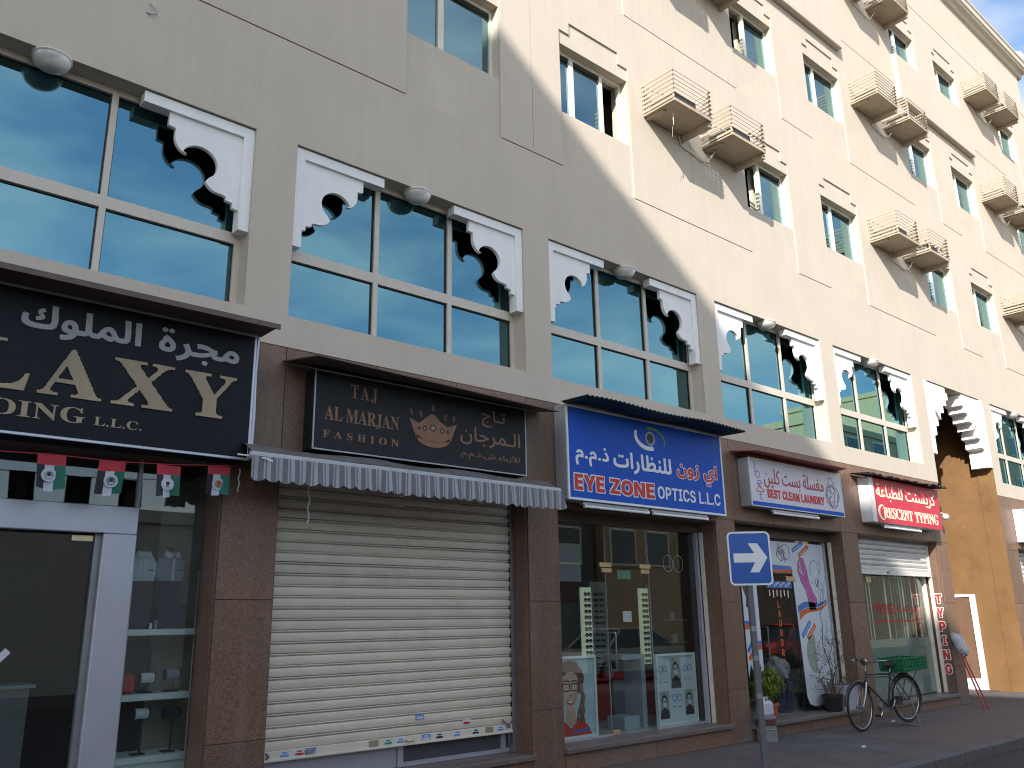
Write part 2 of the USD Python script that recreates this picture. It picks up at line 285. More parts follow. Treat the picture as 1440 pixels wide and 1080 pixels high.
# ------------------------------------------------------------------ mesh helpers
class MB:
    """Collects triangles of one mesh, in metres, world coordinates unless the thing is built in its own frame."""

    def __init__(self):
        self.v, self.f, self.n = [], [], 0

    def add(self, v, f):
        v, f = np.asarray(v, float).reshape(-1, 3), np.asarray(f, int)
        if f.shape[1] == 4:
            f = np.vstack([f[:, [0, 1, 2]], f[:, [0, 2, 3]]])
        self.v.append(v)
        self.f.append(f + self.n)
        self.n += len(v)
        return self

    def tm(self, m, M=None):
        v = np.array(m.vertices)
        if M is not None:
            v = v @ np.asarray(M)[:3, :3].T + np.asarray(M)[:3, 3]
        return self.add(v, np.array(m.faces))

    def box(self, x0, x1, y0, y1, z0, z1, bev=0.0):
        if bev > 0:
            b = min(bev, (x1 - x0) / 2.01, (y1 - y0) / 2.01, (z1 - z0) / 2.01)
            pts = []
            for sx in (0, 1):
                for sy in (0, 1):
                    for sz in (0, 1):
                        p = np.array([(x0, x1)[sx], (y0, y1)[sy], (z0, z1)[sz]])
                        d = np.array([(b, -b)[sx], (b, -b)[sy], (b, -b)[sz]])
                        for k in range(3):
                            q = p + d
                            q[k] = p[k]
                            pts.append(q)
            return self.tm(trimesh.convex.convex_hull(np.array(pts)))
        v = [(x, y, z) for x in (x0, x1) for y in (y0, y1) for z in (z0, z1)]
        f = [(0, 1, 3, 2), (4, 6, 7, 5), (0, 4, 5, 1), (2, 3, 7, 6), (0, 2, 6, 4), (1, 5, 7, 3)]
        return self.add(v, f)

    def obox(self, c, size, R):
        """A box of the given size centred at c, turned by the matrix R."""
        s = np.array(size) / 2
        v = np.array([(x, y, z) for x in (-s[0], s[0]) for y in (-s[1], s[1]) for z in (-s[2], s[2])]) @ np.asarray(R).T + np.asarray(c)
        return self.add(v, [(0, 1, 3, 2), (4, 6, 7, 5), (0, 4, 5, 1), (2, 3, 7, 6), (0, 2, 6, 4), (1, 5, 7, 3)])

    def tube(self, pts, r, n=8, closed=False):
        P = np.asarray(pts, float)
        rr = np.broadcast_to(np.asarray(r, float), len(P))
        T = np.gradient(P, axis=0) if not closed else np.roll(P, -1, 0) - np.roll(P, 1, 0)
        T /= np.linalg.norm(T, axis=1, keepdims=True) + 1e-12
        ref = np.array([0, 0, 1.0]) if abs(T[0][2]) < 0.9 else np.array([1.0, 0, 0])
        a = np.cross(T[0], ref)
        a /= np.linalg.norm(a)
        rings = []
        for k in range(len(P)):
            a = a - T[k] * (a @ T[k])
            a /= np.linalg.norm(a) + 1e-12
            b = np.cross(T[k], a)
            th = np.arange(n) * 2 * np.pi / n
            rings.append(P[k] + rr[k] * (np.cos(th)[:, None] * a + np.sin(th)[:, None] * b))
        v = np.vstack(rings)
        f = []
        m = len(P)
        for k in range(m if closed else m - 1):
            k2 = (k + 1) % m
            for j in range(n):
                f.append((k * n + j, k * n + (j + 1) % n, k2 * n + (j + 1) % n, k2 * n + j))
        self.add(v, f)
        if not closed:
            for base, c, flip in ((0, P[0], True), ((m - 1) * n, P[-1], False)):
                vv = np.vstack([v[base:base + n], c])
                ff = [(j, n, (j + 1) % n) if not flip else ((j + 1) % n, n, j) for j in range(n)]
                self.add(vv, [(a_, c_, b_) for a_, b_, c_ in ff])
        return self

    def lathe(self, prof, c=(0, 0, 0), n=20, M=None):
        prof = np.asarray(prof, float)
        th = np.arange(n) * 2 * np.pi / n
        v = np.vstack([np.c_[r * np.cos(th), r * np.sin(th), np.full(n, z)] for r, z in prof])
        f = []
        for k in range(len(prof) - 1):
            for j in range(n):
                f.append((k * n + j, k * n + (j + 1) % n, (k + 1) * n + (j + 1) % n, (k + 1) * n + j))
        if M is not None:
            v = v @ np.asarray(M).T
        return self.add(v + np.asarray(c), f)

    def xz(self, shape, y0, y1):
        """A flat outline drawn in the facade plane (x, z), given thickness from y0 to y1 (y0 < y1)."""
        for g in getattr(shape, "geoms", [shape]):
            if g.is_empty or g.area < 1e-9 or g.geom_type != "Polygon":
                continue
            m = trimesh.creation.extrude_polygon(g, y1 - y0, engine="earcut")
            v = np.array(m.vertices)
            self.add(np.c_[v[:, 0], y1 - v[:, 2], v[:, 1]], np.array(m.faces))
        return self

    def xy(self, shape, z0, z1):
        for g in getattr(shape, "geoms", [shape]):
            m = trimesh.creation.extrude_polygon(g, z1 - z0, engine="earcut")
            v = np.array(m.vertices)
            self.add(np.c_[v[:, 0], v[:, 1], v[:, 2] + z0], np.array(m.faces))
        return self

    def yz(self, shape, x0, x1):
        for g in getattr(shape, "geoms", [shape]):
            m = trimesh.creation.extrude_polygon(g, x1 - x0, engine="earcut")
            v = np.array(m.vertices)
            self.add(np.c_[v[:, 2] + x0, v[:, 0], v[:, 1]], np.array(m.faces))
        return self


USED = {}


def numbered(parent, name):
    key = parent + "/" + name
    k = USED.get(key, 0)
    USED[key] = k + 1
    return key if k == 0 else f"{key}_{k:03d}"


class Thing:
    def __init__(self, path, loc, rotated):
        self.path, self.loc, self.rotated = path, np.array(loc, float), rotated

    def part(self, name, mb, material, smooth=False, label=None, kind=None):
        return obj(name, mb, material, self, smooth, label, kind)


def obj(name, mb, material, parent=None, smooth=False, label=None, kind=None):
    base = "/World" if parent is None else parent.path
    path = numbered(base, name)
    v, f = np.vstack(mb.v), np.vstack(mb.f)
    if parent is not None and not parent.rotated:
        v = v - parent.loc
    m = usdkit.mesh(stage, path, (v, f), material, smooth=smooth)
    p = m.GetPrim()
    if label:
        p.SetCustomDataByKey("label", label)
    if kind:
        p.SetCustomDataByKey("kind", kind)
    t = Thing(path, parent.loc if parent is not None else (0, 0, 0), parent.rotated if parent is not None else False)
    t.prim = p
    return t


def thing(name, label, cat, loc=(0, 0, 0), rot=None, group=None):
    """An Xform at the thing's base; its children are its parts. rot: a 3x3 matrix, or degrees about z, for things built in their own frame."""
    path = numbered("/World", name)
    x = UsdGeom.Xform.Define(stage, path)
    if rot is not None and np.ndim(rot) == 2:
        R = np.asarray(rot)
        x.AddTransformOp().Set(Gf.Matrix4d(*R[:, 0], 0, *R[:, 1], 0, *R[:, 2], 0, *map(float, loc), 1))
    else:
        x.AddTranslateOp().Set(Gf.Vec3d(*map(float, loc)))
        if rot:
            x.AddRotateZOp().Set(float(rot))
    tag(x.GetPrim(), label, cat, group)
    t = Thing(path, loc, rot is not None)
    t.prim = x.GetPrim()
    return t


def tag(p, label, cat=None, group=None):
    p.SetCustomDataByKey("label", label)
    if cat:
        p.SetCustomDataByKey("category", cat)
    if group:
        p.SetCustomDataByKey("group", group)


def copy_of(src, name, loc, label, cat, group=None, rot=None):
    path = numbered("/World", name)
    x = UsdGeom.Xform.Define(stage, path)
    x.GetPrim().GetReferences().AddInternalReference(src.path)
    x.ClearXformOpOrder()
    x.AddTranslateOp(opSuffix="place").Set(Gf.Vec3d(*map(float, loc)))
    if rot:
        x.AddRotateZOp(opSuffix="turn").Set(float(rot))
    x.GetPrim().SetInstanceable(True)
    tag(x.GetPrim(), label, cat, group)
    return x


def structure(name, mb, material, smooth=False):
    t = obj(name, mb, material, None, smooth)
    t.prim.SetCustomDataByKey("kind", "structure")
    return t


# ------------------------------------------------------------------ lettering
FONTS = {"arabic": "NotoSansArabic*", "serif": "NotoSansMath*", "sans": "Inter*"}
_F = {}


def font(name, weight=None, width=None, size=110):
    from PIL import ImageFont
    key = (name, weight, width, size)
    if key not in _F:
        f = ImageFont.truetype(glob.glob("/opt/blender-*/*/datafiles/fonts/" + FONTS[name])[0], size)
        if name == "arabic":
            f.set_variation_by_axes([weight or 400, width or 100])
        elif name == "sans":
            f.set_variation_by_axes([14, weight or 400])
        _F[key] = f
    return _F[key]


def text_shape(text, fname="sans", weight=None, width=None, grow=0.0, spacing=0):
    """The outline of a word as shapely polygons, in font pixels."""
    from PIL import Image, ImageDraw
    f = font(fname, weight, width)
    if spacing:
        parts, x = [], 0.0
        for ch in text:
            if ch != " ":
                parts.append(affinity.translate(text_shape(ch, fname, weight, width, grow), x, 0))
            x += f.getlength(ch) + spacing
        return union_all(parts)
    x0, y0, x1, y1 = f.getbbox(text, anchor="ls")
    im = Image.new("L", (x1 - x0 + 8, y1 - y0 + 8))
    ImageDraw.Draw(im).text((4 - x0, 4 - y0), text, 255, font=f, anchor="ls")
    on = np.pad(np.asarray(im) > 127, ((0, 0), (1, 1))).astype(np.int8)
    rows, starts = np.nonzero(np.diff(on, axis=1) == 1)
    ends = np.nonzero(np.diff(on, axis=1) == -1)[1]
    s = union_all([sbox(a, -r - 1.02, b, -r + 0.02) for a, b, r in zip(starts, ends, rows)]).buffer(0.6).buffer(-0.6).simplify(0.75)
    s = affinity.translate(s, x0 - 4, 4 - y0)
    return s.buffer(grow) if grow else s


def fit(shape, x0, x1, z0, z1):
    a, b, c, d = shape.bounds
    s = affinity.translate(shape, -a, -b)
    s = affinity.scale(s, (x1 - x0) / (c - a), (z1 - z0) / (d - b), origin=(0, 0))
    return affinity.translate(s, x0, z0)


_FORMS = {}
_c = 0xFE80
for ch, n in zip("\u0621\u0622\u0623\u0624\u0625\u0626\u0627\u0628\u0629\u062a\u062b\u062c\u062d\u062e\u062f\u0630\u0631\u0632\u0633\u0634\u0635\u0636\u0637\u0638\u0639\u063a\u0641\u0642\u0643\u0644\u0645\u0646\u0647\u0648\u0649\u064a",
                 [1, 2, 2, 2, 2, 4, 2, 4, 2, 4, 4, 4, 4, 4, 2, 2, 2, 2, 4, 4, 4, 4, 4, 4, 4, 4, 4, 4, 4, 4, 4, 4, 4, 2, 2, 4]):
    _FORMS[ch] = (_c, n)
    _c += n
_LAMALEF = {"\u0622": 0xFEF5, "\u0623": 0xFEF7, "\u0625": 0xFEF9, "\u0627": 0xFEFB}


def arabic(s):
    """Joins Arabic letters into their presentation forms and puts them in visual order."""
    out, k, prev = [], 0, False
    while k < len(s):
        ch = s[k]
        if ch not in _FORMS and ch != "\u0640":
            out.append(ch)
            prev = False
            k += 1
            continue
        if ch == "\u0640":
            out.append(ch)
            prev = True
            k += 1
            continue
        if ch == "\u0644" and k + 1 < len(s) and s[k + 1] in _LAMALEF:
            out.append(chr(_LAMALEF[s[k + 1]] + (1 if prev else 0)))
            prev = False
            k += 2
            continue
        base, n = _FORMS[ch]
        nxt = s[k + 1] if k + 1 < len(s) else " "
        joins_next = n == 4 and (nxt in _FORMS and nxt != "\u0621" or nxt == "\u0640")
        form = (3 if joins_next else 1) if prev and n > 1 else (2 if joins_next else 0)
        out.append(chr(base + form))
        prev = joins_next
        k += 1
    return "".join(reversed(out))


def serif(s):
    return "".join(chr(0x1D400 + ord(c) - 65) if "A" <= c <= "Z" else c for c in s)


def line(pts, w):
    return LineString(pts).buffer(w / 2, cap_style=2, join_style=1)


def arc(cx, cz, rx, rz, a0, a1, n=24):
    t = np.radians(np.linspace(a0, a1, n))
    return [(cx + rx * math.cos(q), cz + rz * math.sin(q)) for q in t]

# ------------------------------------------------------------------ ground
structure("road", MB().box(-900, 900, -900, 900, -0.6, -0.13), ROAD)
structure("pavement", MB().box(-60, 140, -2.2, 0.6, -0.55, 0.0), PAVE)
kerb = thing("kerb", "low concrete kerb along the edge of the pavement", "kerb")
kerb.prim.SetCustomDataByKey("kind", "structure")
kerb.prim.ClearCustomDataByKey("category")
for k in range(26):
    x = 4.0 + k * 0.8
    kerb.part("kerb_stone", MB().box(x, x + 0.792, -2.36, -2.203, -0.5, 0.006 + 0.004 * math.sin(k * 2.3), bev=0.018), KERB)
obj_far = kerb.part("far_kerb_run", MB().box(24.81, 140, -2.36, -2.203, -0.5, 0.005), KERB, kind="stuff")
kerb.part("far_kerb_run", MB().box(-60, 3.99, -2.36, -2.203, -0.5, 0.005), KERB, kind="stuff")
structure("far_pavement", MB().box(-60, 140, -24.0, -13.2, -0.55, 0.0), PAVE)

# ------------------------------------------------------------------ the building
B = thing("apartment_building", "cream stucco building over a row of brown granite shops, filling the whole photo", "building")
XL, XR, ZTOP = -8.0, 27.8, 18.02
MEZ = [-4.2, -0.57, 3.455, 6.90, 10.345, 13.81, 20.75, 24.2]
MW, MZ0, MZ1 = 3.02, 4.38, 6.20
ARCH = (17.36, 20.30)
UPX = [-2.09, 0.4, 4.73, 7.22, 11.54, 14.05, 18.38, 20.88, 25.0]
UPW = 1.415
FLOORS = [(8.17, 9.25, 7.33), (11.27, 12.36, 10.40), (14.35, 15.42, 13.48)]

holes_front, holes_back = [], []
for k, x in enumerate(MEZ):
    wide = 3.59 if k == 1 else MW
    holes_front.append(sbox(x, MZ0, x + wide, MZ1))
    holes_back.append(sbox(x, MZ0, x + wide, MZ1))
arch_hole = sbox(ARCH[0], 3.5, ARCH[1], MZ1)
holes_front.append(arch_hole)
holes_back.append(arch_hole)
for x in UPX:
    for zb, zt, zg in FLOORS:
        holes_front.append(sbox(x, zg, x + UPW, zt + 0.20))
        holes_front.append(sbox(x + 0.2, zt + 0.15, x + UPW - 0.2, zt + 0.39))
        holes_back.append(sbox(x, zb, x + UPW, zt))
edges = [XL] + sum([[x, x + UPW] for x in UPX], []) + [XR]
for zg in (7.33, 10.40, 13.48, 16.5):
    for a, b in zip(edges[0::2], edges[1::2]):
        holes_front.append(sbox(a - 0.001, zg - 0.009, b + 0.001, zg + 0.009))
    if zg == 16.5:
        holes_front.append(sbox(XL, zg - 0.012, XR + 1, zg + 0.012))
for xg in (6.69, 10.06, 13.5, 16.9, 20.17, 23.7):
    holes_front.append(sbox(xg - 0.004, 7.4, xg + 0.004, 17.8))
front = sbox(XL, 4.07, XR, ZTOP).difference(union_all(holes_front))
back = sbox(XL, 4.07, XR, ZTOP).difference(union_all(holes_back))
B.part("wall", MB().xz(front, 0.0, 0.026), STUCCO)
B.part("wall_core", MB().xz(back, 0.023, 0.34), STUCCO2)
B.part("end_wall", MB().box(XR - 0.3, XR, 0.341, 13.0, 0.0, ZTOP), STUCCO)
B.part("roof", MB().box(XL, XR, 0.30, 13.0, ZTOP + 0.001, ZTOP + 0.3), STUCCO2)
cor = Polygon([(0.0, 17.97), (-0.06, 17.99), (-0.075, 18.06), (-0.10, 18.09), (-0.205, 18.12), (-0.215, 18.17), (-0.255, 18.19), (-0.265, 18.34), (-0.295, 18.36), (-0.295, 18.42), (0.29, 18.42), (0.29, 17.97)])
B.part("cornice", MB().yz(cor, XL, XR + 0.26), STUCCO2)
for x0, x1 in ((4.62, 8.72), (11.40, 15.55), (18.25, 22.40)):
    B.part("projecting_panel", MB().box(x0, x1, -0.13, 0.003, 13.06, 14.27, bev=0.012), STUCCO)


def bracket_shape(mirror, x0, MW=3.02):
    """The scalloped fretwork corner of a mezzanine window: (thick outer bars, thin fret panel) in facade coordinates."""
    fret = [(0.08, 0.08), (0.80, 0.08), (0.80, 0.235), (0.735, 0.245), (0.735, 0.30)]
    fret += arc(0.60, 0.315, 0.135, 0.15, 8, 84, 9)
    fret += arc(0.495, 0.50, 0.170, 0.155, -22, -232 - 2, 26)
    fret += arc(0.285, 0.63, 0.150, 0.125, 20, 96, 9)
    fret += [(0.225, 0.765), (0.225, 0.80), (0.16, 0.81), (0.16, 0.86), (0.08, 0.87)]
    bars = [(0, 0), (1.04, 0), (1.04, 0.105), (0.105, 0.105), (0.105, 1.07), (0, 1.07)]
    f = (lambda u, v: (x0 + u, MZ1 - 0.012 - v)) if not mirror else (lambda u, v: (x0 + MW - u, MZ1 - 0.012 - v))
    return Polygon([f(*p) for p in bars]), Polygon([f(*p) for p in fret]).buffer(0)


def mezzanine(x0, k):
    MW = 3.59 if k == 1 else globals()["MW"]
    outer = sbox(x0, MZ0, x0 + MW, MZ1)
    xs = [(x0 + 0.055, x0 + 1.04), (x0 + 1.10, x0 + 2.02), (x0 + 2.08, x0 + MW - 0.055)] if k != 1 else [(x0 + 0.055, x0 + 1.22), (x0 + 1.27, x0 + 2.33), (x0 + 2.385, x0 + MW - 0.055)]
    zs = [(MZ0 + 0.055, 5.045), (5.155, MZ1 - 0.055)]
    glass = [sbox(a, c, b, d) for c, d in zs for a, b in xs]
    w = B.part("mezzanine_window", MB().xz(outer.difference(union_all(glass)), 0.20, 0.265), FRAME)
    for g in glass:
        a, c, b, d = g.bounds
        t = RNG.normal(0, 0.0012, 2)
        m = MB().box(a - 0.01, b + 0.01, 0.236, 0.242, c - 0.01, d + 0.01)
        m.v[0][:, 1] += (m.v[0][:, 0] - (a + b) / 2) * t[0] + (m.v[0][:, 2] - (c + d) / 2) * t[1]
        w.part("pane", m, BLUEGLASS)
    gk = MB()
    for g in glass:
        gk.xz(g.buffer(0.004, join_style=2).difference(g.buffer(-0.011, join_style=2)), 0.224, 0.2345)
    w.part("gasket", gk, GASKET)
    bl = MB()
    n = 26
    for j in range(n):
        xa = x0 + 0.03 + (MW - 0.06) * j / n
        if j in (8, 9) and k % 2 == 0 or j > n - 3:
            continue
        ang = math.radians(16 + 10 * RNG.random())
        dx, dy = 0.118 * math.cos(ang) / 2, 0.118 * math.sin(ang) / 2
        c = xa + 0.058
        bl.add([(c - dx, 0.40 - dy, MZ0), (c + dx, 0.40 + dy, MZ0), (c + dx, 0.40 + dy, MZ1), (c - dx, 0.40 - dy, MZ1)], [(0, 1, 2, 3)])
    w.part("blind", bl, BLIND)
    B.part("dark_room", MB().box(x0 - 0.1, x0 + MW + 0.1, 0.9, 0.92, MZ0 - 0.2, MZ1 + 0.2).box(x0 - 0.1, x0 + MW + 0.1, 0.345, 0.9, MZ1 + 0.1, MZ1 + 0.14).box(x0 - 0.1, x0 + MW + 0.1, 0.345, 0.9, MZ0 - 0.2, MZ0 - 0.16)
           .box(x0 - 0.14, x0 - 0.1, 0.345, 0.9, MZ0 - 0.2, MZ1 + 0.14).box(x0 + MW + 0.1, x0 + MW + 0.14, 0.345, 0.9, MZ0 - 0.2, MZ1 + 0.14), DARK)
    for mir in (False, True):
        bars, fret = bracket_shape(mir, x0, MW)
        br = B.part("window_bracket", MB().xz(bars, 0.028, 0.15), WHITE)
        br.part("fretwork", MB().xz(fret, 0.060, 0.105), WHITE)
        br.part("dark_backing", MB().xz(fret.buffer(-0.004), 0.1045, 0.112), GASKET)


for k, x0 in enumerate(MEZ):
    mezzanine(x0, k)

# where each upper window's two dividing bars stand, and which leaf is open
UPSTYLE = {4.73: (0.55, None, None), 7.22: (0.33, 0.95, "right"), 11.54: (0.62, None, "left"), 14.05: (0.56, None, None), 18.38: (0.60, None, None), 20.88: (0.55, None, None), 25.0: (0.6, None, None)}


def upper_window(x0, zb, zt, k):
    m1, m2, open_side = UPSTYLE.get(x0, (0.6, None, None))
    x1 = x0 + UPW
    bars = [sbox(x0, zt - 0.045, x1, zt), sbox(x0, zb, x1, zb + 0.04), sbox(x0, zb, x0 + 0.045, zt), sbox(x1 - 0.045, zb, x1, zt), sbox(x0 + m1, zb, x0 + m1 + 0.085, zt)]
    if m2:
        bars.append(sbox(x0 + m2, zb, x0 + m2 + 0.06, zt))
    w = B.part("window", MB().xz(union_all(bars), 0.150, 0.215), FRAMEW)
    spans = [(x0 + 0.045, x0 + m1)] + ([(x0 + m1 + 0.085, x0 + m2), (x0 + m2 + 0.06, x1 - 0.045)] if m2 else [(x0 + m1 + 0.085, x1 - 0.045)])
    for j, (a, b) in enumerate(spans):
        if open_side == "right" and j == len(spans) - 1 or open_side == "left" and j == 0 and k != 2:
            continue
        m = MB().box(a - 0.008, b + 0.008, 0.181, 0.187, zb + 0.03, zt - 0.035)
        t = RNG.normal(0, 0.004, 2)
        m.v[0][:, 1] += (m.v[0][:, 0] - a) * t[0] + (m.v[0][:, 2] - zb) * t[1]
        w.part("pane", m, UPGLASS)
        w.part("gasket", MB().xz(sbox(a, zt - 0.105, b, zt - 0.045), 0.167, 0.1795), GASKET)
    cu = MB()
    n = 30
    xs = np.linspace(x0 + 0.02, x1 - 0.02, n)
    keep = RNG.random()
    for j in range(n - 1):
        fr = j / n
        if open_side == "right" and fr > 0.6 or open_side == "left" and fr < 0.45 or 0.30 < fr < 0.30 + 0.25 * keep:
            continue
        ya, yb = 0.36 + 0.02 * math.sin(j * 1.9), 0.36 + 0.02 * math.sin((j + 1) * 1.9)
        cu.add([(xs[j], ya, zb), (xs[j + 1], yb, zb), (xs[j + 1], yb, zt), (xs[j], ya, zt)], [(0, 1, 2, 3)])
    w.part("curtain", cu, CURTAIN)
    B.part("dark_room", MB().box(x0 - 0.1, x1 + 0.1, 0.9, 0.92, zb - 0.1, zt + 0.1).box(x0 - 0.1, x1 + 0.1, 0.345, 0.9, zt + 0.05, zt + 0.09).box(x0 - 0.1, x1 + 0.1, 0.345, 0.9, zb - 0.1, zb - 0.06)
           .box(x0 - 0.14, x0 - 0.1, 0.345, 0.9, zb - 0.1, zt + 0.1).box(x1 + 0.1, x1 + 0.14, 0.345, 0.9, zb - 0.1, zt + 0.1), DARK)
    # bright painted reveals of the opening
    for xa, xb in ((x0 - 0.001, x0 + 0.004), (x1 - 0.004, x1 + 0.001)):
        B.part("window_reveal", MB().box(xa, xb, 0.027, 0.149, zb + 0.001, zt - 0.001), REVEAL)


for x0 in UPX:
    for k, (zb, zt, zg) in enumerate(FLOORS):
        upper_window(x0, zb, zt, k)

# ---- the archway and its passage
aw = MB()
B.part("passage_wall", MB().box(ARCH[1], ARCH[1] + 0.25, 0.345, 9.0, -0.3, 6.6), TANWALL)
B.part("passage_wall", MB().box(ARCH[0] - 0.25, ARCH[0], 0.345, 9.0, -0.3, 6.6), TANWALL)
B.part("passage_back_wall", MB().box(ARCH[0], ARCH[1], 8.8, 9.0, -0.3, 6.6), TANWALL)
B.part("passage_ceiling", MB().box(ARCH[0], ARCH[1], 0.341, 8.8, MZ1 + 0.002, 6.6), TANWALL)
B.part("passage_reveal", MB().box(ARCH[1] - 0.016, ARCH[1] + 0.001, -0.002, 0.345, -0.3, 6.185), TANWALL)
structure("passage_floor", MB().box(ARCH[0] - 0.2, ARCH[1] + 0.2, 0.601, 9.0, -0.3, 0.02), PAVE)
for mir in (False, True):
    steps = [(0, 0), (1.05, 0), (1.05, 0.10), (1.14, 0.12), (1.14, 0.26), (1.02, 0.28), (1.02, 0.40), (0.84, 0.42), (0.84, 0.58), (0.66, 0.60), (0.66, 0.74), (0.44, 0.56), (0.40, 0.66), (0.50, 0.80), (0.50, 0.90), (0.36, 0.92), (0.36, 1.10), (0.30, 1.12), (0.22, 1.14), (0.22, 1.52), (0, 1.52)]
    p = Polygon([((ARCH[0] + u) if not mir else (ARCH[1] - u), MZ1 - 0.015 - v) for u, v in steps]).buffer(0)
    br = B.part("arch_bracket", MB().xz(p, 0.02, 0.36), WHITE)
    br.part("arch_bracket_edge", MB().xz(p.intersection(sbox(ARCH[0], 4.0, ARCH[0] + 0.16, 7) if not mir else sbox(ARCH[1] - 0.16, 4.0, ARCH[1], 7)), -0.008, 0.019), WHITE)

# ---- brown granite shop storey
BAYS = [(-2.6, 2.95, 0.12, 2.93), (3.46, 6.45, 0.24, 2.93), (6.92, 9.93, 0.25, 2.86), (10.38, 13.34, 0.20, 2.90), (13.86, 16.87, 0.20, 2.90), (20.97, 24.0, 0.2, 2.95), (24.45, 27.4, 0.2, 2.95)]
gw = union_all([sbox(XL, -0.4, 17.34, 4.068), sbox(20.302, -0.4, XR, 4.068)]).difference(union_all([sbox(a, c - 0.03, b, d + 0.002) for a, b, c, d in BAYS]))
B.part("shop_storey_wall", MB().xz(gw, 0.012, 0.34), MORTAR)


def slab(x0, x1, z0, z1):
    B.part("granite_slab", MB().box(x0 + 0.0025, x1 - 0.0025, 0.0, 0.02, z0 + 0.0025, z1 - 0.0025, bev=0.003), GRAN[int(RNG.integers(3))])


piers = [(2.95, 3.46), (6.45, 6.92), (9.93, 10.38), (13.34, 13.86), (16.87, 17.33), (20.305, 20.97), (24.0, 24.45)]
for a, b in piers:
    top = 2.9
    for z0, z1 in ((0.0, 0.66), (0.66, 1.78), (1.78, top)):
        slab(a, b, z0, z1)
for a, b, c, d in BAYS:
    n = 3 if b - a < 4 else 6
    for j in range(n):
        slab(a + (b - a) * j / n, a + (b - a) * (j + 1) / n, max(d, 2.9), 4.066)
    if d < 2.9:
        slab(a, b, d, 2.9)
    if c > 0.05:
        for j in range(2):
            slab(a + (b - a) * j / 2, a + (b - a) * (j + 1) / 2, 0.0, c - 0.055)
    B.part("shop_sill", MB().box(a - 0.02, b + 0.02, -0.045, 0.345, c - 0.055, c, bev=0.008), GRANSILL)
    for xa, xb in ((a, a + 0.014), (b - 0.014, b)):
        B.part("jamb_slab", MB().box(xa, xb, 0.0215, 0.338, c + 0.001, d - 0.001), GRAN[int(RNG.integers(3))])
    B.part("lintel_soffit", MB().box(a + 0.015, b - 0.015, 0.0215, 0.338, d - 0.012, d - 0.0005), GRAN[1])
for a, b in piers:
    slab(a, b, 2.9, 4.066)


def room(a, b, c, d, deep, wall, floor, back=None):
    B.part("interior_wall", MB().box(a - 0.05, b + 0.6, deep, deep + 0.05, 0, 3.3), back or wall)
    B.part("interior_wall", MB().box(a - 0.1, a - 0.05, 0.341, deep, 0, 3.3), wall)
    B.part("interior_wall", MB().box(b + 0.6, b + 0.65, 0.341, deep, 0, 3.3), wall)
    B.part("interior_ceiling", MB().box(a - 0.05, b + 0.6, 0.341, deep, 3.3, 3.35), INTWALL)
    B.part("interior_floor", MB().box(a - 0.05, b + 0.6, 0.3455, deep, c - 0.1, c - 0.002), floor)


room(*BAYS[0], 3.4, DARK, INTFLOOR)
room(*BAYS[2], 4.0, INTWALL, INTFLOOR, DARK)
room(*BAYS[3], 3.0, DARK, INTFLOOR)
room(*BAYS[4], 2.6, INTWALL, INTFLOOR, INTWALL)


# ------------------------------------------------------------------ the other side of the street (it shades this side and shows in the glass)
def opposite(name, label, x0, x1, y0, y1, h, m, cols, rows, zfirst=3.6, face="y"):
    t = thing(name, label, "building", ((x0 + x1) / 2, y0, 0))
    t.part("wall", MB().box(x0, x1, y1, y0, -0.3, h), m)
    t.part("parapet", MB().box(x0 - 0.1, x1 + 0.1, y1 - 0.1, y0 + 0.1, h + 0.001, h + 0.35), m)
    for r in range(rows):
        for c in range(cols):
            xc = x0 + (x1 - x0) * (c + 0.5) / cols
            z = zfirst + r * 3.1
            if z + 1.6 > h:
                continue
            w = t.part("window", MB().box(xc - 0.75, xc + 0.75, y0 + 0.002, y0 + 0.06, z, z + 1.4), FRAMEW)
            w.part("pane", MB().box(xc - 0.66, xc + 0.66, y0 + 0.061, y0 + 0.07, z + 0.08, z + 1.32), CARGLASS)
    return t


E_TOP = 12.74 + 0.69 * 16.7
opposite("tall_building", "tall building across the street behind the viewer, casting the long diagonal shadow", -44, -16.7, -12.0, -27.0, E_TOP, OPP3, 6, 7)
opposite("low_building", "low grey building across the street behind the viewer", -13.5, 15.0, -17.0, -24.0, 4.4, OPP3, 6, 1)
opposite("dark_building", "low dark grey building across the street, reflected at the left of the optician's glass", 15.4, 24.0, -15.0, -24.0, 6.0, mat("dark_grey_render", (0.11, 0.105, 0.10), rough=0.9), 3, 1)
opposite("ochre_building", "low ochre building across the street, reflected in the optician's glass", 24.2, 30.2, -14.6, -24.0, 6.4, OPP1, 3, 1)
opposite("brown_building", "low brown building across the street, reflected at the right of the optician's glass", 30.4, 38.4, -15.2, -24.0, 6.0, mat("brown_render", (0.20, 0.125, 0.075), rough=0.9), 3, 1)
opposite("cream_building", "cream yellow building across the street, reflected in the mezzanine windows", 40.6, 58.0, -15.0, -25.0, 11.4, OPP2, 6, 3)
opposite("yellow_block", "higher yellow block further down across the street", 59.5, 95.0, -15.0, -28.0, 17.0, OPP2, 9, 5)


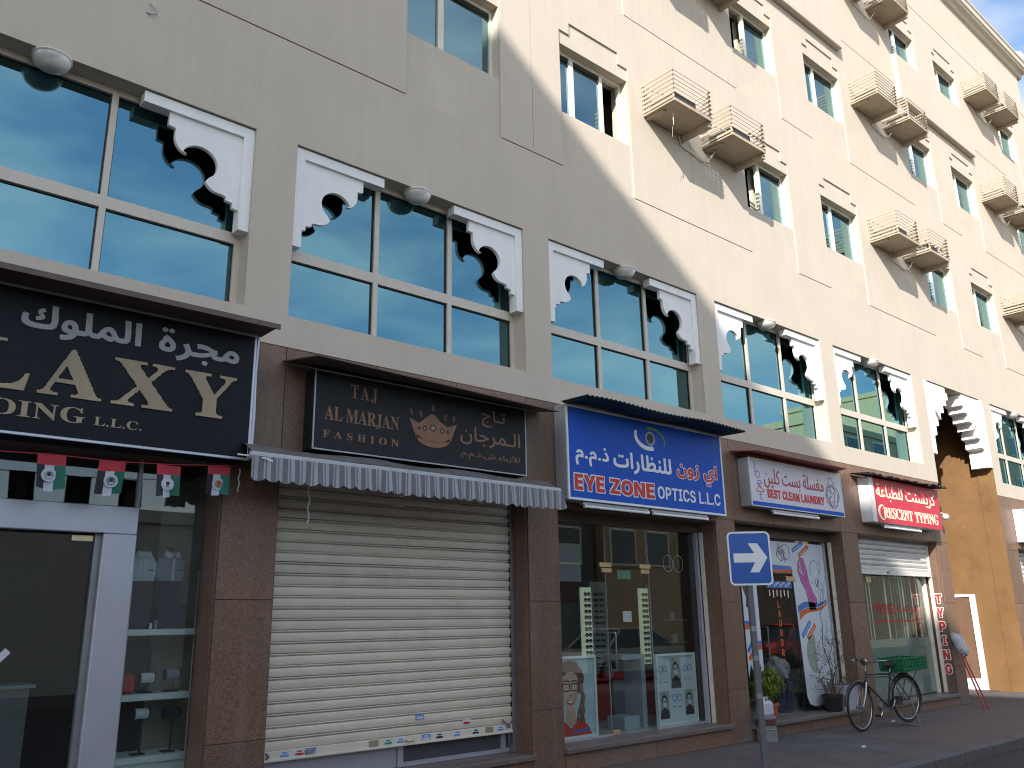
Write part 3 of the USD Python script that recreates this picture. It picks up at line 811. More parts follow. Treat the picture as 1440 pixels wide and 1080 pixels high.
def car(label, x, y, paint, flip=1):
    t = thing("parked_car", label, "car", (x, y, -0.13), 0 if flip > 0 else 180)
    t.rotated = True
    L, W = 4.4, 1.76
    low = Polygon([(-2.2, 0.32), (-2.2, 0.72), (-2.1, 0.86), (-1.2, 0.93), (1.75, 0.95), (2.12, 0.86), (2.2, 0.6), (2.18, 0.30), (1.75, 0.28)] + [(1.35 + 0.36 * math.cos(q), 0.30 + 0.36 * math.sin(q)) for q in np.linspace(0, math.pi, 9)] + [(-1.35 + 0.36 * math.cos(q), 0.30 + 0.36 * math.sin(q)) for q in np.linspace(0, math.pi, 9)] + [(-1.75, 0.28)]).buffer(0)
    t.part("body", MB().xz(low, -W / 2, W / 2), paint)
    cabin = [(-1.25, 0.93), (-0.55, 1.44), (0.85, 1.47), (1.75, 0.95)]
    v = []
    for yy, s in ((-1, 0.0), (1, 0.0)):
        for px, pz in cabin:
            inset = 0.06 + (pz - 0.93) * 0.28
            v.append((px, yy * (W / 2 - inset), pz))
    f = [(0, 1, 2, 3), (7, 6, 5, 4), (0, 4, 5, 1), (1, 5, 6, 2), (2, 6, 7, 3), (3, 7, 4, 0)]
    t.part("cabin_glass", MB().add(v, f), CARGLASS)
    t.part("roof", MB().box(-0.62, 0.92, -0.70, 0.70, 1.43, 1.50, bev=0.03), paint)
    for yy in (-1, 1):
        for px, qx in ((-1.25, -0.55), (0.2, 0.2), (1.75, 0.85)):
            t.part("pillar", MB().tube([(px, yy * 0.81, 0.93), (qx, yy * 0.68, 1.45)], 0.035, 6), paint)
        for px in (-1.35, 1.35):
            w = t.part("wheel", MB().lathe([(0.0, -0.1), (0.31, -0.1), (0.33, -0.06), (0.33, 0.06), (0.31, 0.1), (0.0, 0.1)], (px, yy * 0.80, 0.33), 20, [[1, 0, 0], [0, 0, -1], [0, 1, 0]]), TYRE, smooth=30)
            w.part("rim", MB().lathe([(0.0, -0.11), (0.2, -0.105), (0.2, 0.105), (0.0, 0.11)], (px, yy * 0.80, 0.33), 16, [[1, 0, 0], [0, 0, -1], [0, 1, 0]]), STEEL, smooth=30)
        t.part("tail_lamp", MB().box(2.15, 2.215, yy * 0.68 - 0.14, yy * 0.68 + 0.14, 0.66, 0.84, bev=0.02), TAILRED)
    return t


car("silver saloon car parked across the street, reflected in the optician's glass", 20.2, -10.6, CARSILVER)
car("red car parked further along, reflected in the laundry door", 29.5, -10.6, CARRED)

# ------------------------------------------------------------------ air conditioner cages
CW, CD, CH = 0.90, 0.58, 0.52


def rotx(a):
    c, s = math.cos(a), math.sin(a)
    return np.array([[1, 0, 0], [0, c, -s], [0, s, c]])


def roty(a):
    c, s = math.cos(a), math.sin(a)
    return np.array([[c, 0, s], [0, 1, 0], [-s, 0, c]])


def make_cage(variant, name, loc, label, group):
    t = thing(name, label, "air conditioner cage", loc, None, group)
    t.rotated = True
    t.part("tray", MB().box(0, CW, -CD, -0.01, 0.0, 0.022).box(0, CW, -CD - 0.012, -CD, -0.012, 0.036), CAGETRAY)
    t.part("support_rail", MB().box(CW - 0.05, CW + 0.03, -CD + 0.03, -0.001, -0.085, -0.002), CAGETRAY)
    t.part("support_rail", MB().box(0.06, 0.12, -CD + 0.25, -0.001, -0.03, -0.002), CAGETRAY)
    for k, (x, y) in enumerate(((0.012, -CD + 0.012), (CW - 0.012, -CD + 0.012), (0.012, -0.02), (CW - 0.012, -0.02))):
        t.part("corner_post", MB().box(x - 0.012, x + 0.012, y - 0.012, y + 0.012, 0.022, CH - 0.01), CAGETRAY)
    n = 7
    for k in range(n):
        z = 0.062 + k * (CH - 0.075) / (n - 1)
        jit = RNG.normal(0, 0.05)
        hgt = 0.039
        if not (variant == 1 and k in (1,)):
            t.part("slat", MB().obox((-0.004, -CD / 2, z), (0.012, CD + 0.03, hgt), roty(math.radians(-8 + 40 * jit))), CAGE)
        t.part("slat", MB().obox((CW + 0.004, -CD / 2, z), (0.007, CD + 0.03, 0.04), roty(math.radians(25))), CAGE)
        t.part("slat", MB().obox((CW / 2, -CD - 0.004, z), (CW + 0.02, 0.007, 0.042 if k < 3 else 0.034), rotx(math.radians(-42 + 4 * jit))), CAGE)
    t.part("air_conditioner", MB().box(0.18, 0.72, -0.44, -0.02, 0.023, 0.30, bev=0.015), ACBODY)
    g = t.part("air_conditioner_grille", MB().box(0.20, 0.70, -0.452, -0.4405, 0.05, 0.28), ACGRILLE)
    t.part("cross_brace", MB().tube([(0.02, -CD + 0.02, 0.03), (0.02, -0.02, CH - 0.03)], 0.006, 5), CAGETRAY)
    if variant == 0:
        t.part("drain_pipe", MB().tube([(0.19, -0.40, 0.0), (0.19, -0.40, -0.2), (0.20, -0.39, -0.24)], 0.007, 6).tube([(0.22, -0.36, -0.24), (0.23, -0.33, -0.4)], 0.003, 4), PIPE)
    return t


AC_ROWS = [(8.77, "lowest"), (11.90, "middle"), (14.98, "top")]
AC_COLS = [(8.94, 10.36, "above the blue sign"), (15.84, 17.27, "above the red sign"), (22.62, 24.05, "near the right edge")]
cages = []
for ci, (xa, xb, where) in enumerate(AC_COLS):
    for ri, (z, row) in enumerate(AC_ROWS):
        if ci == 0 and ri == 2:
            continue
        for v, (x, side) in enumerate(((xa, "left"), (xb, "right"))):
            lab = f"slatted beige air conditioner cage, {side} of the {row} pair {where}"
            if len(cages) < 3:
                cages.append(make_cage((0, 1, 2)[len(cages)], "air_conditioner_cage", (x, 0, z), lab, "air conditioner cages on the upper wall"))
            else:
                copy_of(cages[(2, 1)[v]], "air_conditioner_cage", (x + RNG.normal(0, 0.01), 0, z + RNG.normal(0, 0.012)), lab, "air conditioner cage", "air conditioner cages on the upper wall")
for ci, (xa, xb, where) in enumerate(AC_COLS):
    for ri, (z, row) in enumerate(AC_ROWS):
        if ci == 0 and ri == 2:
            continue
        p = obj("drain_hose", MB().tube([(xa + 0.8, -0.03, z - 0.02), (xa + 0.85, -0.02, z - 0.16), (xb - 0.25, -0.02, z - 0.20), (xb - 0.1, -0.03, z - 0.24), (xb + 0.06, -0.05, z - 0.22), (xb + 0.16, -0.1, z - 0.08), (xb + 0.18, -0.12, z)], 0.013, 6), PIPE, smooth=True)
        tag(p.prim, f"pale drain hose sagging between the {row} cage pair {where}", "hose", "drain hoses under the cage pairs")

# ------------------------------------------------------------------ lamps under the mezzanine lintels
LAMPS = ["cut by the left edge, over the first wide window", "over the window above the crown sign", "over the window above the blue optician sign", "over the window above the laundry sign", "over the window above the red typing sign", "over the window right of the arch"]
lamp0 = None
for k, x0 in enumerate([-0.27, 3.455, 6.90, 10.345, 13.81, 20.75]):
    loc = (x0 + 1.50, 0.075, MZ1)
    lab = "round opal ceiling lamp " + LAMPS[k]
    if lamp0 is None:
        lamp0 = thing("ceiling_lamp", lab, "lamp", loc, None, "round lamps under the window lintels")
        lamp0.rotated = True
        lamp0.part("base", MB().lathe([(0.0, -0.001), (0.155, -0.001), (0.16, -0.02), (0.15, -0.03)], n=28), FRAME, smooth=40)
        lamp0.part("globe", MB().lathe([(0.150, -0.022), (0.148, -0.045), (0.132, -0.075), (0.10, -0.102), (0.055, -0.118), (0.0, -0.123)], n=28), LAMPGLASS, smooth=True)
    else:
        copy_of(lamp0, "ceiling_lamp", loc, lab, "lamp", "round lamps under the window lintels")


# ------------------------------------------------------------------ shop signs
def sign_box(name, label, x0, x1, z0, z1, yf, boxm, facem, border=None, bw=0.025):
    t = thing(name, label, "shop sign", (x0, 0, z0))
    t.part("box", MB().box(x0, x1, yf, -0.003, z0, z1, bev=0.008), boxm)
    t.part("face", MB().box(x0 + bw, x1 - bw, yf - 0.004, yf + 0.004, z0 + bw, z1 - bw), facem)
    if border:
        for a, b, c, d in ((x0, x1, z0, z0 + bw), (x0, x1, z1 - bw, z1), (x0, x0 + bw, z0 + bw, z1 - bw), (x1 - bw, x1, z0 + bw, z1 - bw)):
            t.part("border", MB().box(a, b, yf - 0.012, yf + 0.003, c, d, bev=0.003), border)
    t.yf = yf - 0.004
    return t


def letters(t, shape, m, name="lettering", proud=0.005, lift=0.0):
    t.part(name, MB().xz(shape, t.yf - lift - proud, t.yf - lift + 0.001), m)


def outlined(t, shape, m, om, w):
    letters(t, shape.buffer(w, join_style=1), om, "letter_outline", 0.003)
    letters(t, shape, m, "lettering", 0.004, 0.003)


# the black and gold sign
g = sign_box("black_gold_sign", "black shop sign with large gold serif letters LAXY and Arabic above, left edge", -2.4, 3.05, 2.91, 4.03, -0.25, BLACKSIGN, BLACKSIGN, SILVER, 0.022)
for ch, a, b in (("G", -0.10, 0.36), ("A", 0.42, 0.86), ("L", 0.92, 1.325), ("A", 1.385, 1.83), ("X", 1.90, 2.37), ("Y", 2.45, 2.89)):
    letters(g, fit(text_shape(serif(ch), "serif", grow=0.8), a, b, 3.235, 3.605), GOLD, "letter", 0.012)
letters(g, fit(text_shape(serif("DING"), "serif"), 1.10, 1.735, 3.045, 3.165), GOLD)
letters(g, fit(text_shape(serif("L.L.C."), "serif"), 1.80, 2.15, 3.05, 3.118), GOLD)
letters(g, fit(text_shape(arabic("\u0645\u062c\u0631\u0629"), "arabic", 800), 2.22, 2.90, 3.67, 3.93), PALEGREY)
letters(g, fit(text_shape(arabic("\u0627\u0644\u0645\u0644\u0648\u0643"), "arabic", 800), 1.22, 2.08, 3.67, 3.92), PALEGREY)
g.part("canopy", MB().box(-2.6, 3.10, -0.60, -0.02, 4.031, 4.045).box(-2.6, 3.10, -0.605, -0.59, 4.0, 4.045), BROWNSHEET)
g.part("edge_conduit", MB().tube([(3.062, -0.25, 2.93), (3.066, -0.255, 3.3), (3.058, -0.25, 3.7), (3.066, -0.25, 4.02)], 0.014, 7), SILVER)

# the crown sign
t = sign_box("crown_sign", "charcoal shop sign with copper crown, TAJ AL MARJAN FASHION and Arabic", 3.665, 6.28, 3.10, 3.86, -0.18, CHARSIGN, CHARSIGN, SIGNGREY, 0.014)
letters(t, fit(text_shape(serif("TAJ"), "serif", spacing=22), 4.05, 4.34, 3.62, 3.77), COPPER, proud=0.003)
letters(t, fit(text_shape(serif("AL MARJAN"), "serif"), 3.78, 4.60, 3.375, 3.525), COPPER, proud=0.003)
letters(t, fit(text_shape(serif("FASHION"), "serif", spacing=40), 3.77, 4.60, 3.225, 3.295), COPPER, proud=0.003)
letters(t, fit(text_shape(arabic("\u062a\u0640\u0627\u062c"), "arabic", 500), 5.65, 5.98, 3.575, 3.77), COPPER, proud=0.003)
letters(t, fit(text_shape(arabic("\u0627\u0644\u0640\u0645\u0631\u062c\u0627\u0646"), "arabic", 500), 5.36, 6.19, 3.355, 3.555), COPPER, proud=0.003)
letters(t, fit(text_shape(arabic("\u0644\u0644\u0623\u0632\u064a\u0627\u0621 \u0634.\u0630.\u0645.\u0645"), "arabic", 450), 5.37, 6.18, 3.21, 3.305), COPPER, proud=0.003)
cx = 5.015
crown = Polygon([(4.80, 3.36), (4.715, 3.545), (4.83, 3.50), (4.865, 3.52), (4.90, 3.55), (4.985, 3.61), (5.03, 3.61), (5.10, 3.545), (5.14, 3.53), (5.19, 3.505), (5.315, 3.545), (5.235, 3.36), (5.13, 3.335), (5.02, 3.328), (4.90, 3.335)])
hol = [Point(x, z).buffer(r) for x, z, r in ((5.01, 3.47, 0.036), (4.91, 3.455, 0.026), (5.12, 3.455, 0.026), (4.84, 3.45, 0.016), (5.195, 3.45, 0.016))]
crown = crown.difference(union_all(hol))
base = Polygon(arc(5.015, 3.42, 0.225, 0.10, 205, 335, 20) + arc(5.015, 3.38, 0.215, 0.105, 335, 205, 20)).buffer(0.004)
jew = [affinity.rotate(affinity.scale(Point(x, z).buffer(0.022), 0.75, 1.5), a) for x, z, a in ((4.745, 3.605, 14), (5.01, 3.68, 0), (5.275, 3.60, -14), (4.86, 3.60, 8), (5.165, 3.60, -8))]
letters(t, crown, COPPER, "crown", 0.003)
letters(t, base, COPPER, "crown_band", 0.003)
for j in jew:
    letters(t, j.difference(j.buffer(-0.008)), COPPER, "crown_jewel", 0.003)
letters(t, union_all([h.buffer(-0.012) for h in hol]), GOLD, "crown_jewel", 0.003)
t.part("canopy", MB().add([(3.42, -0.01, 3.93), (6.66, -0.01, 3.93), (6.45, -0.56, 3.79), (3.50, -0.56, 3.865), (3.42, -0.01, 3.918), (6.66, -0.01, 3.918), (6.45, -0.56, 3.778), (3.50, -0.56, 3.853)],
                          [(0, 1, 2, 3), (7, 6, 5, 4), (3, 2, 6, 7), (2, 1, 5, 6), (0, 3, 7, 4)]), BROWNSHEET)

# the blue optician sign
e = sign_box("optician_sign", "blue shop sign with eye logo, red and white letters EYE ZONE OPTICS L.L.C", 6.895, 9.905, 2.90, 4.02, -0.20, SIGNGREY, SIGNBLUE, SIGNWHITE, 0.028)
outlined(e, fit(text_shape("EYE", "sans", 900), 7.00, 7.50, 3.02, 3.205), LETRED, SIGNWHITE, 0.014)
outlined(e, fit(text_shape("ZONE", "sans", 900), 7.60, 8.415, 3.02, 3.205), LETRED, SIGNWHITE, 0.014)
letters(e, fit(text_shape("OPTICS L.L.C", "sans", 650), 8.48, 9.79, 3.03, 3.19), SIGNWHITE)
letters(e, fit(text_shape(arabic("\u0644\u0644\u0646\u0638\u0627\u0631\u0627\u062a"), "arabic", 700), 7.68, 8.78, 3.295, 3.56), SIGNWHITE)
letters(e, fit(text_shape(arabic("\u0630.\u0645.\u0645"), "arabic", 700), 7.03, 7.60, 3.31, 3.56), SIGNWHITE)
outlined(e, fit(text_shape(arabic("\u0627\u064a \u0632\u0648\u0646"), "arabic", 700), 8.90, 9.76, 3.28, 3.56), LETRED, SIGNWHITE, 0.011)
letters(e, Polygon(arc(8.36, 3.80, 0.27, 0.175, 158, 292, 24) + arc(8.36, 3.815, 0.225, 0.135, 290, 160, 24)), SIGNWHITE, "eye_logo", 0.004)
letters(e, Polygon(arc(8.42, 3.77, 0.27, 0.165, 112, -22, 24) + arc(8.42, 3.765, 0.245, 0.135, -22, 110, 24)), LIME, "eye_logo_arc", 0.004)
letters(e, Point(8.395, 3.785).buffer(0.092).difference(Point(8.395, 3.785).buffer(0.065)), PALEGREY, "eye_iris_ring", 0.004)
letters(e, Point(8.395, 3.785).buffer(0.060), INK, "eye_pupil", 0.004)
cv, cf, nn = [], [], 176
for k in range(nn):
    x = 6.83 + (9.92 - 6.83) * k / (nn - 1)
    dz = 0.011 * math.sin(k * 2 * math.pi / 4.4) + 0.012 * math.sin(k * 0.06)
    for y, z in ((-0.19, 4.03), (-0.62, 4.02)):
        cv += [(x, y, z + dz), (x, y, z + dz + 0.004)]
for k in range(nn - 1):
    a = 4 * k
    cf += [(a, a + 2, a + 6, a + 4), (a + 1, a + 5, a + 7, a + 3), (a + 2, a + 3, a + 7, a + 6), (a, a + 4, a + 5, a + 1)]
e.part("corrugated_canopy", MB().add(cv, cf), SHEET)
e.part("canopy_batten", MB().box(6.9, 9.9, -0.212, -0.195, 4.021, 4.035), SIGNGREY)

# the laundry sign
l = sign_box("laundry_sign", "white shop sign reading BEST CLEAN LAUNDRY with Arabic and a blue bottom stripe", 10.565, 13.145, 3.10, 3.80, -0.19, SIGNGREY, LAVWHITE, SIGNWHITE, 0.012)
letters(l, sbox(10.585, 3.115, 13.125, 3.172), SIGNBLUE, "blue_stripe", 0.002)
letters(l, fit(text_shape("BEST CLEAN LAUNDRY", "sans", 850), 10.98, 12.56, 3.245, 3.375), LETRED)
letters(l, fit(text_shape(arabic("\u0645\u063a\u0633\u0644\u0629 \u0628\u0633\u062a \u0643\u0644\u064a\u0646"), "arabic", 400), 10.92, 12.58, 3.39, 3.68), LETDARKRED)
letters(l, union_all([line([(10.70, 3.75), (10.715, 3.56)], 0.013), Point(10.765, 3.565).buffer(0.055).difference(Point(10.765, 3.565).buffer(0.042)),
                      line(arc(10.80, 3.435, 0.05, 0.045, 0, 320, 24), 0.013), line([(10.75, 3.435), (10.85, 3.44)], 0.012)]), LINEBLUE, "line_emblem", 0.002)
letters(l, union_all([line([(10.70, 3.335), (10.78, 3.395), (10.90, 3.34), (10.88, 3.32), (10.71, 3.315), (10.70, 3.335)], 0.012), line(arc(10.785, 3.41, 0.016, 0.016, -90, 180, 10), 0.008)]), LETRED, "hanger_emblem", 0.002)
letters(l, union_all([line([(10.79, 3.30), (10.795, 3.215), (10.84, 3.205)], 0.012), line([(10.765, 3.275), (10.84, 3.275)], 0.011)]), LINEBLUE, "line_emblem", 0.002)
rs = np.random.default_rng(5)
scr = []
for k in range(15):
    c = np.array([12.83, 3.47]) + rs.normal(0, [0.07, 0.07])
    a0 = rs.uniform(0, 360)
    scr.append(line(arc(c[0], c[1], rs.uniform(0.05, 0.16), rs.uniform(0.06, 0.2), a0, a0 + rs.uniform(110, 220), 14), 0.007))
scr.append(line(arc(12.83, 3.46, 0.19, 0.22, 180, 360, 20), 0.010))
letters(l, union_all(scr).intersection(sbox(12.6, 3.2, 13.10, 3.72)), LINEDARK, "scribble_emblem", 0.002)
l.part("canopy", MB().add([(10.40, -0.01, 3.90), (13.22, -0.01, 3.875), (12.95, -0.42, 3.845), (10.50, -0.42, 3.855), (10.40, -0.01, 3.885), (13.22, -0.01, 3.86), (12.95, -0.42, 3.83), (10.50, -0.42, 3.84)],
                          [(0, 1, 2, 3), (7, 6, 5, 4), (3, 2, 6, 7), (2, 1, 5, 6), (0, 3, 7, 4)]), REDSHEET)
l.part("canopy_fascia", MB().box(10.57, 13.14, -0.186, -0.178, 3.80, 3.85), REDSHEET)

# the red typing sign
y = sign_box("typing_sign", "red shop sign reading CRESCENT TYPING with cream Arabic lettering", 14.065, 16.725, 3.09, 3.85, -0.21, SIGNWHITE, SIGNRED, None, 0.004)
letters(y, Polygon(arc(14.41, 3.268, 0.135, 0.128, 65, 295, 30) + arc(14.45, 3.268, 0.128, 0.112, 290, 70, 30)).buffer(0.004), LETCREAM)
letters(y, fit(text_shape(serif("RESCENT"), "serif", grow=1.0), 14.46, 15.54, 3.175, 3.365), LETCREAM)
letters(y, fit(text_shape(serif("TYPING"), "serif", grow=1.0), 15.64, 16.58, 3.17, 3.365), LETCREAM)
letters(y, fit(text_shape(arabic("\u0643\u0631\u064a\u0633\u0646\u062a \u0644\u0644\u0637\u0628\u0627\u0639\u0629"), "arabic", 600), 14.27, 16.55, 3.46, 3.76), LETCREAM)
y.part("white_end_strip", MB().box(14.058, 14.20, -0.219, -0.206, 3.09, 3.85, bev=0.004), SIGNWHITE)
cv, cf, nn = [], [], 60
for k in range(nn):
    x = 13.82 + (16.88 - 13.82) * k / (nn - 1)
    ra, rb = RNG.normal(0, 0.012), RNG.normal(0, 0.025)
    for yy, z in ((-0.02, 3.90), (-0.36 + rb, 3.865 + ra)):
        cv += [(x, yy, z), (x, yy, z + 0.01)]
for k in range(nn - 1):
    a = 4 * k
    cf += [(a, a + 2, a + 6, a + 4), (a + 1, a + 5, a + 7, a + 3), (a + 2, a + 3, a + 7, a + 6), (a, a + 4, a + 5, a + 1)]
y.part("ragged_canopy", MB().add(cv, cf), BLACKSHEET)

w = sign_box("white_sign", "blank white sign box above the shop right of the arch", 21.0, 23.9, 3.08, 3.80, -0.2, SIGNWHITE, LAVWHITE, SIGNWHITE, 0.03)


def tube_lamp(x0, x1, z, yf, label):
    t = thing("tube_lamp", label, "lamp", (x0, yf, z), None)
    t.part("housing", MB().box(x0, x1, yf + 0.0, yf + 0.06, z, z + 0.035, bev=0.006), SIGNGREY)
    t.part("tube", MB().tube([(x0 + 0.03, yf - 0.005, z - 0.02), (x1 - 0.03, yf - 0.005, z - 0.02)], 0.016, 10), TUBE, smooth=30)
    for x in (x0 + 0.015, x1 - 0.03):
        t.part("end_cap", MB().box(x, x + 0.02, yf - 0.02, yf + 0.02, z - 0.035, z + 0.001), TUBE)


tube_lamp(7.16, 8.32, 2.86, -0.18, "fluorescent tube lamp under the left half of the blue optician sign")
tube_lamp(8.38, 9.52, 2.86, -0.18, "fluorescent tube lamp under the right half of the blue optician sign")
tube_lamp(11.12, 12.38, 3.055, -0.17, "fluorescent tube lamp under the white laundry sign")
tube_lamp(14.5, 15.86, 3.045, -0.18, "fluorescent tube lamp under the red typing sign")

# vertical red letters on the last pillar
t = thing("vertical_lettering", "red letters TYPING set one above another on the brown pillar", "lettering", (16.87, 0.11, 0.5))
for ch, z in zip("TYPING", (1.86, 1.61, 1.365, 1.115, 0.865, 0.615)):
    wd = 0.03 if ch == "I" else 0.058
    s_ = fit(text_shape(ch, "sans", 850), 0.105 - wd, 0.105 + wd, z - 0.082, z + 0.082)
    s_ = affinity.scale(s_, -1, 1, origin=(0.105, z))
    t.part("letter_outline", MB().yz(s_.buffer(0.015), 16.848, 16.8555), SIGNWHITE)
    t.part("letter", MB().yz(s_, 16.840, 16.8485), LETRED)

# ------------------------------------------------------------------ roller shutters
def shutter(name, label, x0, x1, ztop, zbot, pitch, yf, mats, rail=True):
    t = thing(name, label, "roller shutter", (x0, yf, zbot))
    prof = np.array([(0.0, 0.0), (-0.004, 0.012), (-0.006, 0.035), (-0.006, 0.058), (-0.003, 0.070), (0.009, 0.0745), (0.013, 0.078), (-0.001, 0.083), (-0.003, 0.089), (-0.001, 0.094), (0.012, 0.098)]) * np.array([1.6, pitch / 0.1])
    n = int((ztop - zbot - 0.085) / pitch) + 1
    for k in range(n):
        z = zbot + 0.085 + k * pitch
        sag = RNG.normal(0, 0.0012, 2)
        v, f = [], []
        for x, q in ((x0, 0), ((x0 + x1) / 2, 1), (x1, 2)):
            for dy, dz in prof:
                v.append((x, yf + dy, z + dz + (sag[0] if q == 1 else sag[1] * (q - 1))))
        m = len(prof)
        for q in range(2):
            for j in range(m - 1):
                f.append((q * m + j, (q + 1) * m + j, (q + 1) * m + j + 1, q * m + j + 1))
        t.part("slat", MB().add(v, f), mats[k % len(mats)] if k % 5 else mats[-1], smooth=35)
    t.part("bottom_rail", MB().box(x0 + 0.004, x1 - 0.004, yf - 0.022, yf + 0.014, zbot, zbot + 0.082, bev=0.006).box(x0 + 0.004, x1 - 0.004, yf - 0.034, yf - 0.0215, zbot - 0.004, zbot + 0.018, bev=0.004), mats[0])
    return t


sh = shutter("roller_shutter", "closed cream roller shutter with stickers, under the striped awning", 3.476, 6.405, 2.93, 0.445, 0.1, 0.27, SLAT)
sh.part("guide_rail", MB().box(6.408, 6.432, 0.235, 0.30, 0.25, 2.92).box(6.385, 6.408, 0.235, 0.243, 0.25, 2.92), STEEL)
sh.part("guide_rail", MB().box(3.4745, 3.4755, 0.235, 0.30, 0.25, 2.92), STEEL)
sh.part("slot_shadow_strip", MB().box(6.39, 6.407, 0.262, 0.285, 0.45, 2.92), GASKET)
for x, m_, ink in ((3.72, PAPER, BLUEPAPER), (3.86, PAPER, LETRED), (3.97, BLUEPAPER, PAPER), (4.62, TANPAPER, None), (4.78, PAPER, GREENINK), (4.92, PAPER, BLUEPAPER), (5.22, BLUEPAPER, PAPER), (5.38, PAPER, INK), (5.60, PAPER, BLUEPAPER), (5.84, PAPER, INK), (6.02, TANPAPER, None), (6.17, PAPER, BLUEPAPER)):
    st = sh.part("sticker", MB().box(x, x + 0.105, 0.2465, 0.2485, 0.465 + RNG.normal(0, 0.003), 0.522), m_)
    if ink is not None:
        st.part("print", MB().box(x + 0.012, x + 0.092, 0.2452, 0.2466, 0.472, 0.49).box(x + 0.03, x + 0.075, 0.2452, 0.2466, 0.498, 0.511), ink)
for x, z in ((5.15, 0.66), (5.73, 0.565)):
    st = sh.part("sticker", MB().box(x, x + 0.1, 0.2555, 0.2575, z, z + 0.052), BLUEPAPER if x < 5.5 else PAPER)
    st.part("print", MB().box(x + 0.012, x + 0.088, 0.2542, 0.2556, z + 0.008, z + 0.03), PAPER if x < 5.5 else LETRED)
sh.part("lock", MB().box(3.99 - 0.03, 4.05, 0.232, 0.247, 0.478, 0.512, bev=0.005).tube([(3.6, 0.245, 0.52), (3.62, 0.235, 0.495), (3.60, 0.24, 0.47)], 0.012, 6), STEEL)
sh.part("lock", MB().box(6.30, 6.36, 0.235, 0.247, 0.49, 0.53, bev=0.004).tube([(6.24, 0.24, 0.58), (6.3, 0.235, 0.53)], 0.008, 6), STEEL)
sh.part("handle", MB().tube([(5.03, 0.248, 0.49), (5.04, 0.225, 0.485), (5.11, 0.225, 0.485), (5.12, 0.248, 0.49)], 0.009, 6), BRASS)
sh.part("door_panel", MB().box(3.48, 4.98, 0.33, 0.35, 0.245, 2.9), SILVER)
sh.part("door_panel", MB().box(5.02, 6.40, 0.335, 0.35, 0.245, 2.9), mat("dark_door_panel", (0.10, 0.10, 0.115), rough=0.35, metal=0.4))
sh.part("door_rail", MB().box(5.0, 6.40, 0.31, 0.334, 0.245, 0.285).box(4.985, 5.045, 0.305, 0.334, 0.245, 0.9).box(6.28, 6.34, 0.305, 0.334, 0.285, 0.9), SILVER)

sh2 = shutter("half_open_shutter", "half lowered pale roller shutter above the typing shop window", 13.90, 16.82, 2.9, 2.26, 0.088, 0.20, [SLATW])
sh2.part("guide_rail", MB().box(16.822, 16.852, 0.17, 0.23, 0.21, 2.88), FRAMEW)
sh2.part("guide_rail", MB().box(13.876, 13.898, 0.17, 0.23, 0.21, 2.88), FRAMEW)
sh2.part("lock", MB().box(15.1, 15.19, 0.158, 0.178, 2.285, 2.325, bev=0.005), STEEL)
sh3 = shutter("white_roller_shutter", "white roller shutter right of the archway at the photo edge", 21.02, 23.95, 2.93, 0.25, 0.1, 0.2, [SLATW])
sh3.part("frame", MB().box(20.99, 21.02, 0.15, 0.25, 0.22, 2.93), SIGNWHITE)
tag(obj("closed_shutter", MB().box(24.5, 27.35, 0.2, 0.25, 0.22, 2.93), SLATW).prim, "far closed shutter beyond the right edge of the photo", "roller shutter")

# ------------------------------------------------------------------ striped awning
aw = thing("striped_awning", "retracted grey and white striped awning with scalloped valance over the roller shutter", "awning", (2.95, 0, 2.7))
XA0, XA1, YA = 2.945, 6.475, -0.50
aw.part("front_bar", MB().box(XA0, XA1, YA - 0.03, YA + 0.03, 2.895, 2.945, bev=0.012), AWNBAR)
tv, tf = [], []
nx = 60
for k in range(nx):
    x = XA0 + 0.03 + (XA1 - XA0 - 0.06) * k / (nx - 1)
    for q, (yy, z) in enumerate(((-0.02, 3.085), (-0.16, 3.075), (-0.32, 3.03), (-0.49, 2.946))):
        tv.append((x + (0.02 * (3 - q) / 3 if k == nx - 1 else 0), yy, z + 0.012 * math.sin(k * 0.31 + q) + RNG.normal(0, 0.002)))
for k in range(nx - 1):
    for q in range(3):
        a = k * 4 + q
        tf.append((a, a + 1, a + 5, a + 4))
aw.part("top_cloth", MB().add(tv, tf), AWNTOP, smooth=True)
vv, vf = [], []
nx = 29 * 12 + 1
for k in range(nx):
    u = k / (nx - 1)
    x = XA0 + 0.005 + (XA1 - XA0 - 0.01) * u
    drop = 0.180 + 0.028 * abs(math.sin(math.pi * (u * 29))) ** 0.8 + 0.006 * math.sin(u * 17)
    wv = 0.012 * math.sin(u * 29 * 2 * math.pi * 0.5 + 0.6) + 0.006 * math.sin(u * 61)
    flare = 0.05 * max(0, (u - 0.93) / 0.07) ** 2
    for q in range(4):
        s_ = q / 3
        vv.append((x + flare * s_, YA - 0.032 + wv * s_ - 0.01 * s_, 2.91 - drop * s_ - 0.0))
for k in range(nx - 1):
    for q in range(3):
        a = k * 4 + q
        vf.append((a, a + 4, a + 5, a + 1))
aw.part("valance", MB().add(vv, vf), AWNING, smooth=True)
for x in (3.35, 6.2):
    aw.part("folding_arm", MB().tube([(x, -0.02, 3.0), (x + 0.2, -0.25, 2.95), (x + 0.02, -0.48, 2.92)], 0.016, 7), AWNBAR)
    aw.part("wall_bracket", MB().box(x - 0.05, x + 0.05, -0.05, -0.002, 2.93, 3.06, bev=0.006), STEEL)
p = obj("white_rod", MB().tube([(2.90, -0.36, 2.935), (3.0, -0.45, 2.915), (3.06, -0.56, 2.885), (3.10, -0.6, 2.86)], 0.008, 6), TUBE, smooth=True)
tag(p.prim, "bent white rod sticking out between the black sign and the striped awning", "rod")
p = obj("hanging_cord", MB().tube([(3.60 + 0.01 * math.sin(k * 1.3), -0.3, 2.80 - 0.03 * k) for k in range(14)], 0.006, 5), AWNBAR)
